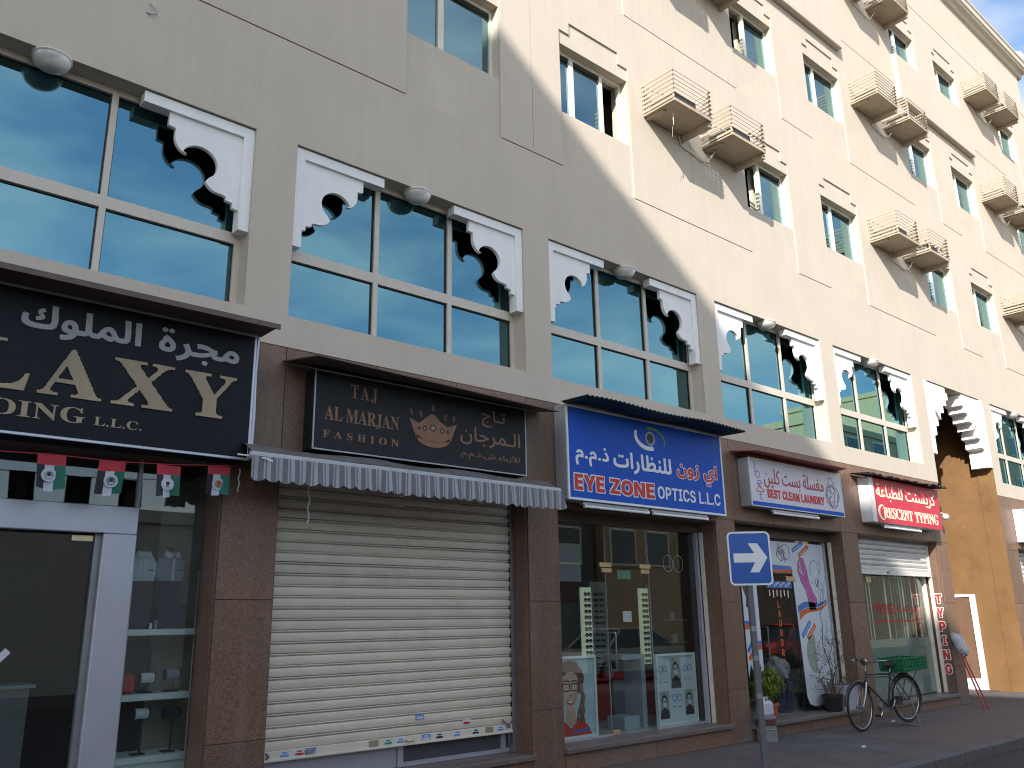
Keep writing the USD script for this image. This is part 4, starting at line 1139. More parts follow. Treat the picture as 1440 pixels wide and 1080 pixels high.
tag(p.prim, "knotted cord hanging from the awning in front of the shutter", "cord")
p = obj("hanging_cord", MB().tube([(3.03 + 0.006 * math.sin(k * 1.5), -0.12, 2.86 - 0.025 * k) for k in range(9)], 0.006, 5), AWNBAR)
tag(p.prim, "short cord hanging at the right end of the flag string", "cord")

# ------------------------------------------------------------------ flag string
p = obj("flag_string", MB().tube([(-1.0, -0.15, 2.80), (0.2, -0.15, 2.77), (1.0, -0.15, 2.79), (1.56, -0.15, 2.815), (2.0, -0.15, 2.81), (2.43, -0.15, 2.83), (2.84, -0.15, 2.865), (3.02, -0.13, 2.885)], 0.004, 6), FLAGRED, smooth=True)
tag(p.prim, "red string carrying small flags under the black and gold sign", "string")
FL = [(1.47, 2.815, 0.192, "leftmost small flag on the red string, pale round emblem", 4), (1.90, 2.81, 0.196, "second small flag from the left, darkest of the four", -2), (2.33, 2.822, 0.19, "third small flag from the left, in front of the shirts window", 2), (2.745, 2.862, 0.19, "rightmost small flag, colourful round emblem, beside the brown pillar", -3)]
for k, (x, z, wd, lab, lean) in enumerate(FL):
    t = thing("small_flag", lab, "flag", (x, -0.15, z), None, "small flags on the red string")

    def cloth(u0, u1, v0, v1, lift=0.0, mask=None):
        m = MB()
        nu, nv = 7, 7
        P = []
        for i in range(nu):
            for j in range(nv):
                u, v = u0 + (u1 - u0) * i / (nu - 1), v0 + (v1 - v0) * j / (nv - 1)
                P.append((x + u * wd + 0.012 * v * lean / 3, -0.152 - lift + 0.014 * math.sin(u * 5 + k * 2) * (0.3 + v) + 0.02 * v * math.sin(k * 1.7), z - v * 0.262 - 0.012 * math.sin(u * 3.1 + k) * v))
        m.add(P, [(i * nv + j, i * nv + j + 1, (i + 1) * nv + j + 1, (i + 1) * nv + j) for i in range(nu - 1) for j in range(nv - 1)])
        return m

    t.part("red_band", cloth(0, 1, 0, 0.30), FLAGRED, smooth=True)
    t.part("black_band", cloth(0, 0.28, 0.30, 0.94), FLAGBLACK, smooth=True)
    t.part("white_band", cloth(0.28, 0.60, 0.30, 1.0), FLAGWHITE, smooth=True)
    t.part("green_band", cloth(0.60, 1.0, 0.30, 0.95), FLAGGREEN, smooth=True)
    c = (x + 0.45 * wd + 0.006, -0.158 + 0.014 * math.sin(0.45 * 5 + k * 2) * 0.9 + 0.012 * math.sin(k * 1.7), z - 0.155)
    R = [[1, 0, 0], [0, 0, -1], [0, 1, 0]]
    em = t.part("emblem", MB().lathe([(0.0, 0.006), (0.050, 0.006), (0.053, 0.0), (0.0, 0.0)], c, 24, R), FLAGWHITE)
    em.part("emblem_centre", MB().lathe([(0.0, 0.009), (0.034, 0.009), (0.034, 0.004)], c, 20, R), [PALEGREY, GREYINK, PAPER, GOLD][k])
    em.part("emblem_mark", MB().lathe([(0.0, 0.012), (0.016, 0.012), (0.016, 0.008)], (c[0], c[1], c[2] + 0.006), 10, R), [INK, INK, INK, LETRED][k])
    em.part("emblem_mark", MB().box(c[0] - 0.014, c[0] + 0.014, c[1] - 0.012, c[1] - 0.009, c[2] - 0.024, c[2] - 0.012), [FLAGWHITE, FLAGWHITE, GREYINK, GREENINK][k])

# ------------------------------------------------------------------ clothes shop (left)
t = thing("clothes_shopfront", "silver framed glass door and display window of the clothes shop under the black sign", "shopfront", (0.5, 0.3, 0.12))
t.part("door_header", MB().box(-2.5, 2.355, 0.235, 0.345, 2.30, 2.52, bev=0.006), SILVER)
t.part("door_post", MB().box(2.10, 2.355, 0.235, 0.345, 0.12, 2.298, bev=0.006), SILVER)
t.part("door_post", MB().box(-0.35, -0.1, 0.235, 0.345, 0.12, 2.298, bev=0.006), SILVER)
t.part("door_stop", MB().box(2.055, 2.098, 0.30, 0.36, 0.12, 2.298), STEEL)
d = t.part("glass_door", MB().box(0.98, 2.05, 0.335, 0.345, 0.14, 2.285), CLEAR)
d.part("patch_fitting", MB().box(1.89, 2.05, 0.322, 0.358, 2.235, 2.285, bev=0.004), BRASS)
d.part("patch_fitting", MB().box(1.02, 1.18, 0.322, 0.358, 2.235, 2.285, bev=0.004), BRASS)
d.part("white_mark", MB().xz(union_all([line([(1.33, 1.18), (1.55, 1.42)], 0.05), line([(1.33, 1.18), (1.53, 1.0)], 0.05)]), 0.330, 0.3345), PAPER)
d2 = t.part("glass_door", MB().box(-0.08, 0.97, 0.335, 0.345, 0.14, 2.285), CLEAR)
t.part("side_glass", MB().box(2.36, 2.93, 0.29, 0.30, 0.14, 2.91), CLEAR)
t.part("transom_glass", MB().box(-2.5, 2.352, 0.29, 0.30, 2.525, 2.91), CLEAR)
t.part("transom_bar", MB().box(2.335, 2.365, 0.27, 0.32, 2.525, 2.92), STEEL)
c = thing("display_case", "white framed display case behind the clothes shop window", "display case", (2.7, 0.7, 0.12))
for x in (2.435, 3.055):
    c.part("post", MB().box(x - 0.025, x + 0.025, 0.55, 0.60, 0.12, 2.05), CASEWHITE)
for z in (0.56, 1.04, 1.555):
    c.part("shelf", MB().box(2.461, 3.029, 0.55, 0.98, z - 0.05, z), CASEWHITE)
c.part("top_rail", MB().box(2.461, 3.029, 0.94, 0.97, 2.01, 2.04), CASEWHITE)
c.part("base_panel", MB().box(2.461, 3.029, 0.57, 0.60, 0.13, 0.508), CASEWHITE)
c.part("back_panel", MB().box(2.46, 2.80, 1.0, 1.02, 0.2, 2.6), DARK)
c.part("back_panel", MB().box(2.802, 3.5, 1.0, 1.02, 0.2, 2.9), mat("cream_back_panel", (0.30, 0.29, 0.24), rough=0.7))


def shirt(label, x, yy, z, m_):
    t = thing("shirt_bust", label, "shirt", (x, yy, z - 0.22))
    t.part("stand", MB().box(x - 0.09, x + 0.09, yy - 0.06, yy + 0.06, z - 0.40, z - 0.005), NAVY)
    prof = []
    rings = [(0.0, 0.115, 0.065), (0.08, 0.125, 0.075), (0.16, 0.12, 0.07), (0.205, 0.095, 0.055), (0.235, 0.055, 0.042), (0.25, 0.045, 0.04)]
    v, f, n = [], [], 20
    for dz, a, b in rings:
        for j in range(n):
            q = 2 * math.pi * j / n
            v.append((x + a * math.cos(q), yy + b * math.sin(q), z + dz))
    for k in range(len(rings) - 1):
        for j in range(n):
            f.append((k * n + j, k * n + (j + 1) % n, (k + 1) * n + (j + 1) % n, (k + 1) * n + j))
    t.part("shirt", MB().add(v, f), m_, smooth=True)
    for s in (-1, 1):
        t.part("collar", MB().add([(x + s * 0.05, yy - 0.03, z + 0.262), (x + s * 0.004, yy - 0.075, z + 0.215), (x + s * 0.045, yy - 0.085, z + 0.185), (x + s * 0.072, yy - 0.04, z + 0.22)], [(0, 1, 2, 3)]), COLLAR)
    t.part("neck", MB().lathe([(0.036, 0.24), (0.034, 0.29), (0.0, 0.295)], (x, yy, z), 14), TWIG)
    t.part("placket", MB().box(x - 0.008, x + 0.008, yy - 0.081, yy - 0.070, z + 0.0, z + 0.19), COLLAR)
    t.part("pocket_edge", MB().box(x + 0.03, x + 0.08, yy - 0.073, yy - 0.066, z + 0.09, z + 0.098), NAVY)


shirt("pale blue shirt on a bust, left one in the clothes shop display case", 2.555, 0.66, 1.95, SHIRT)
shirt("grey shirt on a bust, right one in the clothes shop display case", 2.80, 0.66, 1.955, SHIRT2)


def roll(label, x, z, m_, tall):
    t = thing("tie_stand", label, "tie display", (x, 0.68, z))
    t.part("foot", MB().box(x - 0.05, x + 0.05, 0.64, 0.74, z, z + 0.012), INK)
    t.part("stem", MB().tube([(x + 0.02, 0.70, z + 0.012), (x + 0.025, 0.70, z + tall)], 0.008, 6), INK)
    t.part("roll", MB().tube([(x - 0.055, 0.68, z + tall + 0.01), (x + 0.055, 0.68, z + tall + 0.01)], 0.042, 14), m_, smooth=30)
    for s in (-1, 1):
        t.part("roll_end", MB().tube([(x + s * 0.056, 0.68, z + tall + 0.01), (x + s * 0.064, 0.68, z + tall + 0.01)], 0.05, 14), INK)


roll("white rolled tie on the middle shelf of the display case, left", 2.69, 1.04, COLLAR, 0.11)
roll("grey rolled tie on a tall stand, middle shelf, right", 2.90, 1.04, SHIRT2, 0.13)
roll("white rolled tie on the bottom shelf of the display case", 2.67, 0.56, COLLAR, 0.31)
roll("dark rolled tie on the bottom shelf near the right post", 2.92, 0.56, NAVY, 0.30)
t = thing("red_cloth", "folded dark red cloth on the middle shelf of the display case", "cloth", (2.54, 0.7, 1.04))
t.part("fold", MB().box(2.49, 2.58, 0.62, 0.76, 1.041, 1.20, bev=0.02), REDWALL)
t = thing("navy_box", "navy box with a white card on the top shelf of the display case", "box", (2.84, 0.75, 1.555))
t.part("box", MB().box(2.74, 2.98, 0.68, 0.86, 1.556, 1.76, bev=0.006), NAVY)
t.part("card", MB().box(2.755, 2.85, 0.672, 0.679, 1.62, 1.74), COLLAR)
t.part("bow", MB().lathe([(0.0, 0.0), (0.05, 0.01), (0.06, 0.04), (0.03, 0.08), (0.0, 0.085)], (2.86, 0.77, 1.76), 12), INK, smooth=True)
for x, wd, h, m_ in ((2.64, 0.06, 0.05, PAPER), (2.72, 0.05, 0.075, BLUEPAPER), (2.53, 0.1, 0.02, COLLAR)):
    t = thing("small_packet", {2.64: "small white packet on the top shelf", 2.72: "small blue and white packet beside the navy box", 2.53: "flat folded white packet at the left of the top shelf"}[x], "packet", (x, 0.63, 1.556))
    t.part("packet", MB().box(x - wd / 2, x + wd / 2, 0.60, 0.66, 1.556, 1.556 + h, bev=0.004), m_)
t = thing("dark_suitcase", "dark padded panel standing on the middle shelf", "panel", (2.56, 0.9, 1.04))
t.part("panel", MB().box(2.47, 2.79, 0.88, 0.93, 1.041, 1.46, bev=0.02), NAVY)
t = thing("shop_counter", "grey counter inside the clothes shop behind the glass door", "counter", (1.5, 1.6, 0.12))
t.part("body", MB().box(0.4, 2.02, 1.6, 2.1, 0.12, 1.08), GREYINK)
t.part("top", MB().box(0.36, 2.06, 1.56, 2.14, 1.081, 1.11), GREYBLUE)

# ------------------------------------------------------------------ optician's shop
t = thing("optician_shopfront", "frameless glass front and door of the optician's shop under the blue sign", "shopfront", (8.4, 0.34, 0.25))
t.part("side_glass", MB().box(6.94, 8.03, 0.335, 0.345, 0.262, 2.72), CLEAR)
t.part("side_glass", MB().box(8.86, 9.83, 0.335, 0.345, 0.262, 2.72), CLEAR)
d = t.part("glass_door", MB().box(8.036, 8.854, 0.337, 0.347, 0.275, 2.195), CLEAR)
t.part("over_door_glass", MB().box(8.036, 8.854, 0.335, 0.345, 2.203, 2.72), CLEAR)
t.part("top_beam", MB().box(6.935, 9.915, 0.30, 0.40, 2.72, 2.845), BROWNSHEET)
t.part("bottom_channel", MB().box(6.94, 8.03, 0.325, 0.355, 0.251, 0.275), SILVER)
t.part("bottom_channel", MB().box(8.86, 9.83, 0.325, 0.355, 0.251, 0.275), SILVER)
t.part("side_rail", MB().box(9.84, 9.875, 0.28, 0.34, 0.251, 2.719), SILVER)
t.part("side_rail", MB().box(9.888, 9.914, 0.22, 0.27, 0.251, 2.719), FRAMEW)
t.part("glass_edge", MB().box(8.030, 8.035, 0.333, 0.347, 0.262, 2.72), GREYBLUE)
t.part("glass_edge", MB().box(8.855, 8.8595, 0.333, 0.347, 0.262, 2.72), GREYBLUE)
for x0, x1, z0, z1 in ((7.93, 8.14, 2.205, 2.262), (7.97, 8.14, 2.14, 2.195), (8.68, 8.89, 2.205, 2.262), (8.70, 8.86, 2.14, 2.195), (8.03, 8.16, 0.255, 0.31)):
    d.part("patch_fitting", MB().box(x0, x1, 0.322, 0.36, z0, z1, bev=0.004), BRASS)
d.part("handle", MB().tube([(8.11, 0.334, 1.42), (8.11, 0.295, 1.42), (8.11, 0.285, 1.40), (8.11, 0.285, 1.0), (8.11, 0.295, 0.98), (8.11, 0.334, 0.98)], 0.012, 8), CHROME, smooth=30)
d.part("handle", MB().tube([(8.11, 0.350, 1.42), (8.11, 0.385, 1.42), (8.11, 0.385, 0.98), (8.11, 0.350, 0.98)], 0.012, 8), CHROME, smooth=30)
d.part("notice", MB().box(8.27, 8.52, 0.352, 0.356, 2.07, 2.175), TEAL)
d.part("notice", MB().box(8.34, 8.50, 0.352, 0.356, 1.545, 1.675), PAPER)
gl = [line(arc(9.285, 2.29, 0.10, 0.11, 0, 360, 30), 0.008), line(arc(9.50, 2.29, 0.10, 0.11, 0, 360, 30), 0.008), line([(9.38, 2.31), (9.39, 2.335), (9.40, 2.31)], 0.008)]
t.part("glasses_outline", MB().xz(union_all(gl), 0.348, 0.352), PALEGREY)
t.part("faded_poster", MB().box(7.05, 7.62, 0.352, 0.356, 2.02, 2.47), mat("faded_film", (0.13, 0.14, 0.15), rough=0.5))
B.part("interior_panel", MB().box(10.46, 10.49, 0.5, 3.9, 1.87, 3.25), REDWALL)
B.part("interior_panel", MB().box(10.455, 10.49, 0.5, 3.9, 0.25, 1.868), GREYBLUE)


def poster(name, label, x0, x1, z0, z1, bg):
    t = thing(name, label, "poster", ((x0 + x1) / 2, 0.45, z0))
    for a, b, c_, d_ in ((x0, x1, z0, z0 + 0.03), (x0, x1, z1 - 0.03, z1), (x0, x0 + 0.03, z0 + 0.03, z1 - 0.03), (x1 - 0.03, x1, z0 + 0.03, z1 - 0.03)):
        t.part("frame", MB().box(a, b, 0.43, 0.48, c_, d_, bev=0.003), CASEWHITE)
    t.part("sheet", MB().box(x0 + 0.03, x1 - 0.03, 0.462, 0.472, z0 + 0.03, z1 - 0.03), bg)
    return t


po = poster("portrait_poster", "framed poster of a smiling woman in dark glasses, left of the optician's door", 6.98, 7.90, 0.255, 1.165, POSTERBG)


def pr(t, shape, m_, lift, name):
    t.part(name, MB().xz(shape, 0.4615 - lift, 0.4622 - lift + 0.0005), m_)


rp = np.random.default_rng(31)
FX = 7.475
hair = union_all([Point(FX + 0.15 * math.cos(q) + rp.normal(0, 0.012), 0.88 + 0.17 * math.sin(q)).buffer(0.055 + abs(rp.normal(0, 0.014))) for q in np.linspace(-0.5, 3.5, 30)])
hair = hair.union(union_all([line([(FX + 0.13 + 0.012 * k, 0.90 - 0.02 * k), (FX + 0.21 + 0.025 * math.sin(k * 1.9), 0.72 - 0.01 * k), (FX + 0.18 + 0.05 * math.sin(k * 2.7), 0.55), (FX + 0.16 + 0.07 * math.sin(k * 1.3), 0.40 + 0.02 * math.cos(k * 3.1))], 0.024) for k in range(9)]))
pr(po, hair.intersection(sbox(7.015, 0.29, 7.865, 1.12)), HAIRP, 0.001, "poster_hair")
pr(po, union_all([line([(FX + 0.15 + 0.012 * k, 0.86), (FX + 0.22 + 0.02 * math.sin(k * 1.9), 0.70), (FX + 0.19 + 0.05 * math.sin(k * 2.7), 0.52)], 0.008) for k in range(5)]), mat("poster_hair_light", (0.30, 0.16, 0.09)), 0.0015, "poster_hair_strand")
pr(po, Polygon([(FX - 0.06, 0.60), (FX + 0.07, 0.60), (FX + 0.10, 0.40), (FX - 0.08, 0.40)]), SKINP, 0.002, "poster_neck")
face = Polygon([(FX - 0.125, 0.84), (FX - 0.11, 0.94), (FX - 0.04, 0.985), (FX + 0.05, 0.985), (FX + 0.115, 0.94), (FX + 0.13, 0.84), (FX + 0.12, 0.72), (FX + 0.085, 0.62), (FX + 0.03, 0.565), (FX - 0.02, 0.565), (FX - 0.08, 0.62), (FX - 0.115, 0.72)]).buffer(0.02).buffer(-0.015)
pr(po, face, mat("poster_face_skin", (0.60, 0.40, 0.31), rough=0.5, var=0.1, scale=12), 0.003, "poster_face")
pr(po, Polygon([(FX + 0.06, 0.64), (FX + 0.115, 0.72), (FX + 0.128, 0.85), (FX + 0.10, 0.85), (FX + 0.085, 0.74)]), SKINP, 0.0035, "poster_cheek")
pr(po, Polygon([(7.10, 0.287), (7.18, 0.39), (FX - 0.11, 0.45), (FX, 0.37), (FX + 0.12, 0.45), (7.74, 0.40), (7.82, 0.287)]), LETRED, 0.004, "poster_jumper")
pr(po, Polygon([(FX + 0.02, 0.335), (7.77, 0.365), (7.79, 0.335), (FX + 0.02, 0.305)]), LINEBLUE, 0.005, "poster_stripe")
for s_ in (-1, 1):
    cx_ = FX + 0.005 + s_ * 0.068
    lens = sbox(cx_ - 0.058, 0.775, cx_ + 0.058, 0.862).buffer(-0.02).buffer(0.022)
    pr(po, lens.difference(lens.buffer(-0.012)), INK, 0.006, "poster_glasses")
    pr(po, affinity.scale(Point(cx_, 0.825).buffer(0.021), 1.3, 0.62), SIGNWHITE, 0.0055, "poster_eye_white")
    pr(po, Point(cx_, 0.825).buffer(0.011), INK, 0.006, "poster_eye")
    pr(po, line([(cx_ - 0.05, 0.882), (cx_, 0.895), (cx_ + 0.05, 0.882)], 0.013), HAIRP, 0.006, "poster_brow")
pr(po, line([(FX - 0.006, 0.835), (FX + 0.016, 0.835)], 0.012), INK, 0.006, "poster_glasses")
pr(po, line([(FX + 0.13, 0.84), (FX + 0.165, 0.85)], 0.012), INK, 0.006, "poster_glasses")
pr(po, Polygon([(FX - 0.012, 0.735), (FX + 0.03, 0.74), (FX + 0.035, 0.725), (FX + 0.01, 0.715), (FX - 0.018, 0.722)]), mat("poster_nose_shade", (0.36, 0.2, 0.15)), 0.006, "poster_nose")
pr(po, Polygon([(FX - 0.065, 0.685), (FX, 0.672), (FX + 0.075, 0.688), (FX + 0.05, 0.64), (FX + 0.005, 0.622), (FX - 0.045, 0.64)]), LETDARKRED, 0.005, "poster_lips")
pr(po, Polygon([(FX - 0.05, 0.677), (FX, 0.667), (FX + 0.06, 0.679), (FX + 0.035, 0.652), (FX + 0.004, 0.642), (FX - 0.032, 0.652)]), SIGNWHITE, 0.006, "poster_teeth")

p2 = poster("glasses_poster", "framed pale poster with six small black and white pictures, right of the optician's door", 9.02, 9.83, 0.255, 1.135, POSTERWHITE)
for i, (x0, x1, z0, z1, kind) in enumerate(((9.08, 9.27, 0.70, 1.08, 0), (9.33, 9.54, 0.70, 1.08, 1), (9.59, 9.78, 0.74, 1.05, 2), (9.08, 9.27, 0.34, 0.67, 1), (9.33, 9.54, 0.42, 0.67, 2), (9.59, 9.78, 0.36, 0.67, 1))):
    xm, zm, wd, hh = (x0 + x1) / 2, (z0 + z1) / 2, x1 - x0, z1 - z0
    if kind == 1:
        pr(p2, sbox(x0, z0, x1, z1), PALEGREY, 0.001, "picture")
        pr(p2, Polygon([(x0, z0), (x0 + 0.02, z0 + hh * 0.3), (xm, z0 + hh * 0.42), (x1 - 0.02, z0 + hh * 0.3), (x1, z0)]), INK, 0.002, "picture_body")
        pr(p2, affinity.scale(Point(xm, z0 + hh * 0.66).buffer(wd * 0.30), 1, 1.25), INK, 0.002, "picture_hair")
        pr(p2, affinity.scale(Point(xm, z0 + hh * 0.60).buffer(wd * 0.23), 1, 1.3), POSTERWHITE, 0.003, "picture_face")
        pr(p2, union_all([line(arc(xm + s_ * wd * 0.12, z0 + hh * 0.64, wd * 0.09, wd * 0.08, 0, 360, 14), 0.008) for s_ in (-1, 1)]), INK, 0.004, "picture_glasses")
    else:
        pr(p2, union_all([line(arc(xm + s_ * wd * 0.24, zm + hh * 0.15, wd * 0.2, wd * 0.2, 0, 360, 20), 0.009) for s_ in (-1, 1)] + [line([(xm - 0.02, zm + hh * 0.17), (xm + 0.02, zm + hh * 0.17)], 0.009)]), LINEBLUE if kind == 2 else GREYINK, 0.001, "drawn_glasses")
        pr(p2, union_all([line([(xm - wd * 0.4, zm - hh * 0.3), (xm - wd * 0.1, zm - hh * 0.26)], 0.012), line([(xm + wd * 0.1, zm - hh * 0.3), (xm + wd * 0.4, zm - hh * 0.28)], 0.012)]), GREYINK, 0.001, "small_print")

GLOWSTRIP = usdkit.material(stage, "/World/Looks/lit_display_strip", {"p": ("principled_bsdf", {"base_color": (0.5, 0.55, 0.45), "emission_color": (0.62, 0.72, 0.52), "emission_strength": 0.16})}, surface="p.BSDF")
for x, lab in ((8.88, "lit display strip with rows of spectacles, left in the optician's shop"), (10.10, "lit display strip with rows of spectacles, right in the optician's shop")):
    t = thing("spectacle_display", lab, "display", (x, 1.5, 0.25))
    t.part("panel", MB().box(x - 0.10, x + 0.10, 1.50, 1.53, 0.95, 2.02), GLOWSTRIP)
    t.part("side_panel", MB().box(x + 0.11, x + 0.42, 1.52, 1.55, 0.95, 2.1), INTWALL)
    for k in range(13):
        z = 0.99 + k * 0.078
        gm = MB()
        for s in (-1, 1):
            gm.tube([(x + s * 0.035 + 0.028 * math.cos(q), 1.48, z + 0.02 * math.sin(q)) for q in np.linspace(0, 2 * math.pi, 9)], 0.008, 4)
        gm.box(x - 0.06, x + 0.06, 1.476, 1.484, z - 0.004, z + 0.014)
        t.part("spectacles", gm, INK)
        g2 = MB()
        for s in (-1, 1):
            g2.box(x + 0.26 + s * 0.055 - 0.035, x + 0.26 + s * 0.055 + 0.035, 1.495, 1.515, z - 0.012, z + 0.014)
        t.part("spectacles", g2, INK)
t = thing("optician_counter", "white and red counter inside the optician's shop", "counter", (9.7, 2.0, 0.25))
t.part("front", MB().box(9.38, 10.02, 1.52, 1.55, 0.26, 0.76), GREYBLUE)
t.part("body", MB().box(9.05, 10.3, 1.56, 2.1, 0.26, 0.74), REDWALL)
t.part("top", MB().box(9.0, 10.35, 1.50, 2.15, 0.765, 0.80), REDWALL)
t.part("red_tray", MB().box(9.42, 9.72, 1.55, 1.8, 0.801, 0.86, bev=0.01), LETRED)
t = thing("low_step_box", "pale low box on the optician's shop floor behind the glass", "box", (8.65, 0.8, 0.25))
t.part("box", MB().box(8.55, 8.84, 0.6, 0.9, 0.251, 0.40, bev=0.006), GREYBLUE)
t = thing("wall_shelf", "grey wall shelf unit with a white top inside the optician's shop", "shelf", (8.7, 0.8, 0.9))
t.part("top", MB().box(8.55, 8.99, 0.6, 0.9, 1.08, 1.14), GREYBLUE)
t.part("leg", MB().box(8.91, 8.99, 0.6, 0.9, 0.251, 1.079), GREYBLUE)
for k, (x, z) in enumerate(((10.0, 1.55), (10.02, 1.25))):
    t = thing("small_display", ["small pale display stand beside the blue grey wall, upper", "small pale display stand beside the blue grey wall, lower"][k], "display", (x, 0.9, z))
    t.part("shelf", MB().box(x - 0.12, x + 0.2, 0.8, 1.0, z, z + 0.012), GREYINK)
    t.part("item", MB().box(x - 0.05, x + 0.02, 0.86, 0.93, z + 0.012, z + 0.12, bev=0.01), SAGE)
    t.part("item", MB().box(x + 0.07, x + 0.14, 0.86, 0.93, z + 0.012, z + 0.16, bev=0.01), NAVY)

# ------------------------------------------------------------------ laundry
t = thing("laundry_shopfront", "laundry glass front with white vinyl graphics, pink shirt and vertical LAUNDRY letters", "shopfront", (11.8, 0.3, 0.2))
t.part("left_glass", MB().box(10.40, 11.25, 0.306, 0.314, 0.212, 2.74), CLEAR)
d = t.part("glass_door", MB().box(11.256, 12.215, 0.306, 0.314, 0.225, 2.74), CLEAR)
t.part("right_glass", MB().box(12.22, 13.22, 0.306, 0.314, 0.212, 2.74), CLEAR)
t.part("top_beam", MB().box(10.395, 13.325, 0.27, 0.335, 2.742, 2.88), BROWNSHEET)
t.part("side_rail", MB().box(13.222, 13.262, 0.28, 0.335, 0.205, 2.74), SILVER)
t.part("side_rail", MB().box(13.295, 13.325, 0.20, 0.25, 0.205, 2.74), FRAMEW)
t.part("glass_edge", MB().box(12.212, 12.219, 0.302, 0.318, 0.212, 2.2), GASKET)
d.part("patch_fitting", MB().box(12.06, 12.30, 0.292, 0.328, 2.10, 2.18, bev=0.006), BRASS)
vin = union_all([Polygon([(12.25, 2.13), (12.27, 2.70), (13.215, 2.70), (13.215, 0.27), (12.50, 0.27), (12.38, 0.31), (12.32, 0.42)]).buffer(0.0), sbox(11.25, 2.29, 12.3, 2.70)])
t.part("white_vinyl", MB().xz(vin, 0.3035, 0.3055), VINYL)
t.part("white_vinyl", MB().xz(sbox(10.86, 0.75, 11.02, 2.70).union(sbox(11.10, 0.45, 11.24, 2.70)).union(sbox(10.86, 2.2, 11.24, 2.7)).difference(Polygon([(10.86, 0.75), (11.0, 0.75), (10.93, 0.95)])), 0.3035, 0.3055), VINYL)


def vi(shape, m_, lift, name):
    t.part(name, MB().xz(shape, 0.3030 - lift, 0.3036 - lift + 0.0002), m_)


pink = Polygon([(12.40, 2.27), (12.43, 2.40), (12.50, 2.47), (12.60, 2.46), (12.66, 2.30), (12.70, 2.10), (12.79, 1.93), (12.875, 1.85), (12.875, 1.78), (12.83, 1.77), (12.83, 1.68), (12.64, 1.68), (12.63, 1.82), (12.58, 1.98), (12.48, 2.10)])
vi(pink, PINK, 0.001, "pink_shirt_print")
vi(union_all([line(list(pink.exterior.coords), 0.010), line([(12.40, 2.29), (12.50, 2.20), (12.61, 2.16)], 0.008), line([(12.45, 2.44), (12.52, 2.30), (12.58, 2.22)], 0.008), line([(12.52, 2.46), (12.56, 2.34), (12.60, 2.26)], 0.008)] + [Point(12.62 + 0.035 * k, 2.14 - 0.085 * k).buffer(0.012) for k in range(5)]), LINEDARK, 0.002, "shirt_outline_print")
vi(union_all([line([(12.47, 2.42), (12.50, 2.30), (12.56, 2.20)], 0.018), line([(12.43, 2.30), (12.52, 2.22)], 0.016)]), VINYL, 0.0025, "shirt_fold_print")
vi(union_all([line(arc(12.90, 2.29, 0.13, 0.15, 25, 215, 18), 0.010), line([(13.01, 2.33), (13.03, 2.24), (13.09, 2.33), (13.07, 2.45)], 0.010), line([(13.03, 2.24), (13.0, 2.12), (12.92, 2.06)], 0.010), line([(13.07, 2.10), (13.11, 1.92), (13.04, 1.79), (12.93, 1.80)], 0.010), line([(12.89, 2.10), (12.96, 2.02), (13.0, 2.10), (12.93, 2.16), (12.89, 2.10)], 0.012), line([(12.92, 2.03), (12.98, 2.13)], 0.016)]), LINEDARK, 0.001, "hanger_line_print")


def wave_band(x0, x1, z0, z1, m_, th):
    n = 16
    up_, dn = [], []
    for k in range(n):
        u = k / (n - 1)
        z = z0 + (z1 - z0) * u + 0.05 * math.sin(u * math.pi * 1.7 + 0.5)
        w_ = th * (1 - 0.75 * u)
        up_.append((x0 + (x1 - x0) * u, z + w_))
        dn.append((x0 + (x1 - x0) * u, z))
    vi(Polygon(up_ + dn[::-1]), m_, 0.001, "swoosh_print")


wave_band(12.33, 13.19, 1.50, 1.80, ORANGE, 0.10)
wave_band(12.31, 13.18, 1.60, 1.84, BLUEVINYL, 0.11)


def slant(x0, z0, x1, z1, m_, wd):
    vi(LineString([(x0, z0), (x1, z1)]).buffer(wd / 2, cap_style=2), m_, 0.001, "slanted_label_print")


slant(12.30, 2.57, 12.63, 2.715, BLUEVINYL, 0.07)
slant(12.47, 2.50, 12.78, 2.66, ORANGE, 0.07)
slant(12.35, 1.28, 12.62, 1.50, BLUEVINYL, 0.075)
slant(12.50, 1.25, 12.76, 1.45, ORANGE, 0.075)
vi(union_all([line([(12.33, 2.58), (12.58, 2.69)], 0.012), line([(12.51, 2.515), (12.74, 2.63)], 0.012), line([(12.38, 1.30), (12.60, 1.48)], 0.012), line([(12.53, 1.27), (12.74, 1.43)], 0.012)]), VINYL, 0.002, "label_text_print")
vi(affinity.scale(Point(12.66, 1.02).buffer(0.25), 0.9, 1.15).intersection(sbox(12.2, 0.7, 12.70, 1.4)), SAGE, 0.001, "sage_disc_print")
rs = np.random.default_rng(9)
vi(union_all([line(arc(11.98 + rs.normal(0, 0.05), 2.54 + rs.normal(0, 0.05), rs.uniform(0.04, 0.13), rs.uniform(0.05, 0.14), a, a + rs.uniform(120, 230), 12), 0.008) for a in rs.uniform(0, 360, 13)]).intersection(sbox(11.6, 2.33, 12.25, 2.69)), LINEDARK, 0.001, "scribble_print")
vi(Polygon([(11.26, 2.235), (12.23, 2.235), (12.23, 2.285), (11.9, 2.275), (11.26, 2.29)]), ORANGE, 0.001, "swoosh_print")
vi(Polygon([(11.26, 2.28), (11.9, 2.275), (12.23, 2.285), (12.23, 2.33), (11.9, 2.34), (11.26, 2.36)]), BLUEVINYL, 0.0015, "swoosh_print")
for x0, x1, z in ((10.86, 11.02, 1.41), (11.10, 11.235, 1.13)):
    vi(sbox(x0, z, x1, z + 0.07), ORANGE, 0.001, "swoosh_print")
    vi(sbox(x0, z + 0.07, x1, z + 0.12), BLUEVINYL, 0.001, "swoosh_print")
slant(10.88, 1.10, 11.01, 1.24, BLUEVINYL, 0.06)
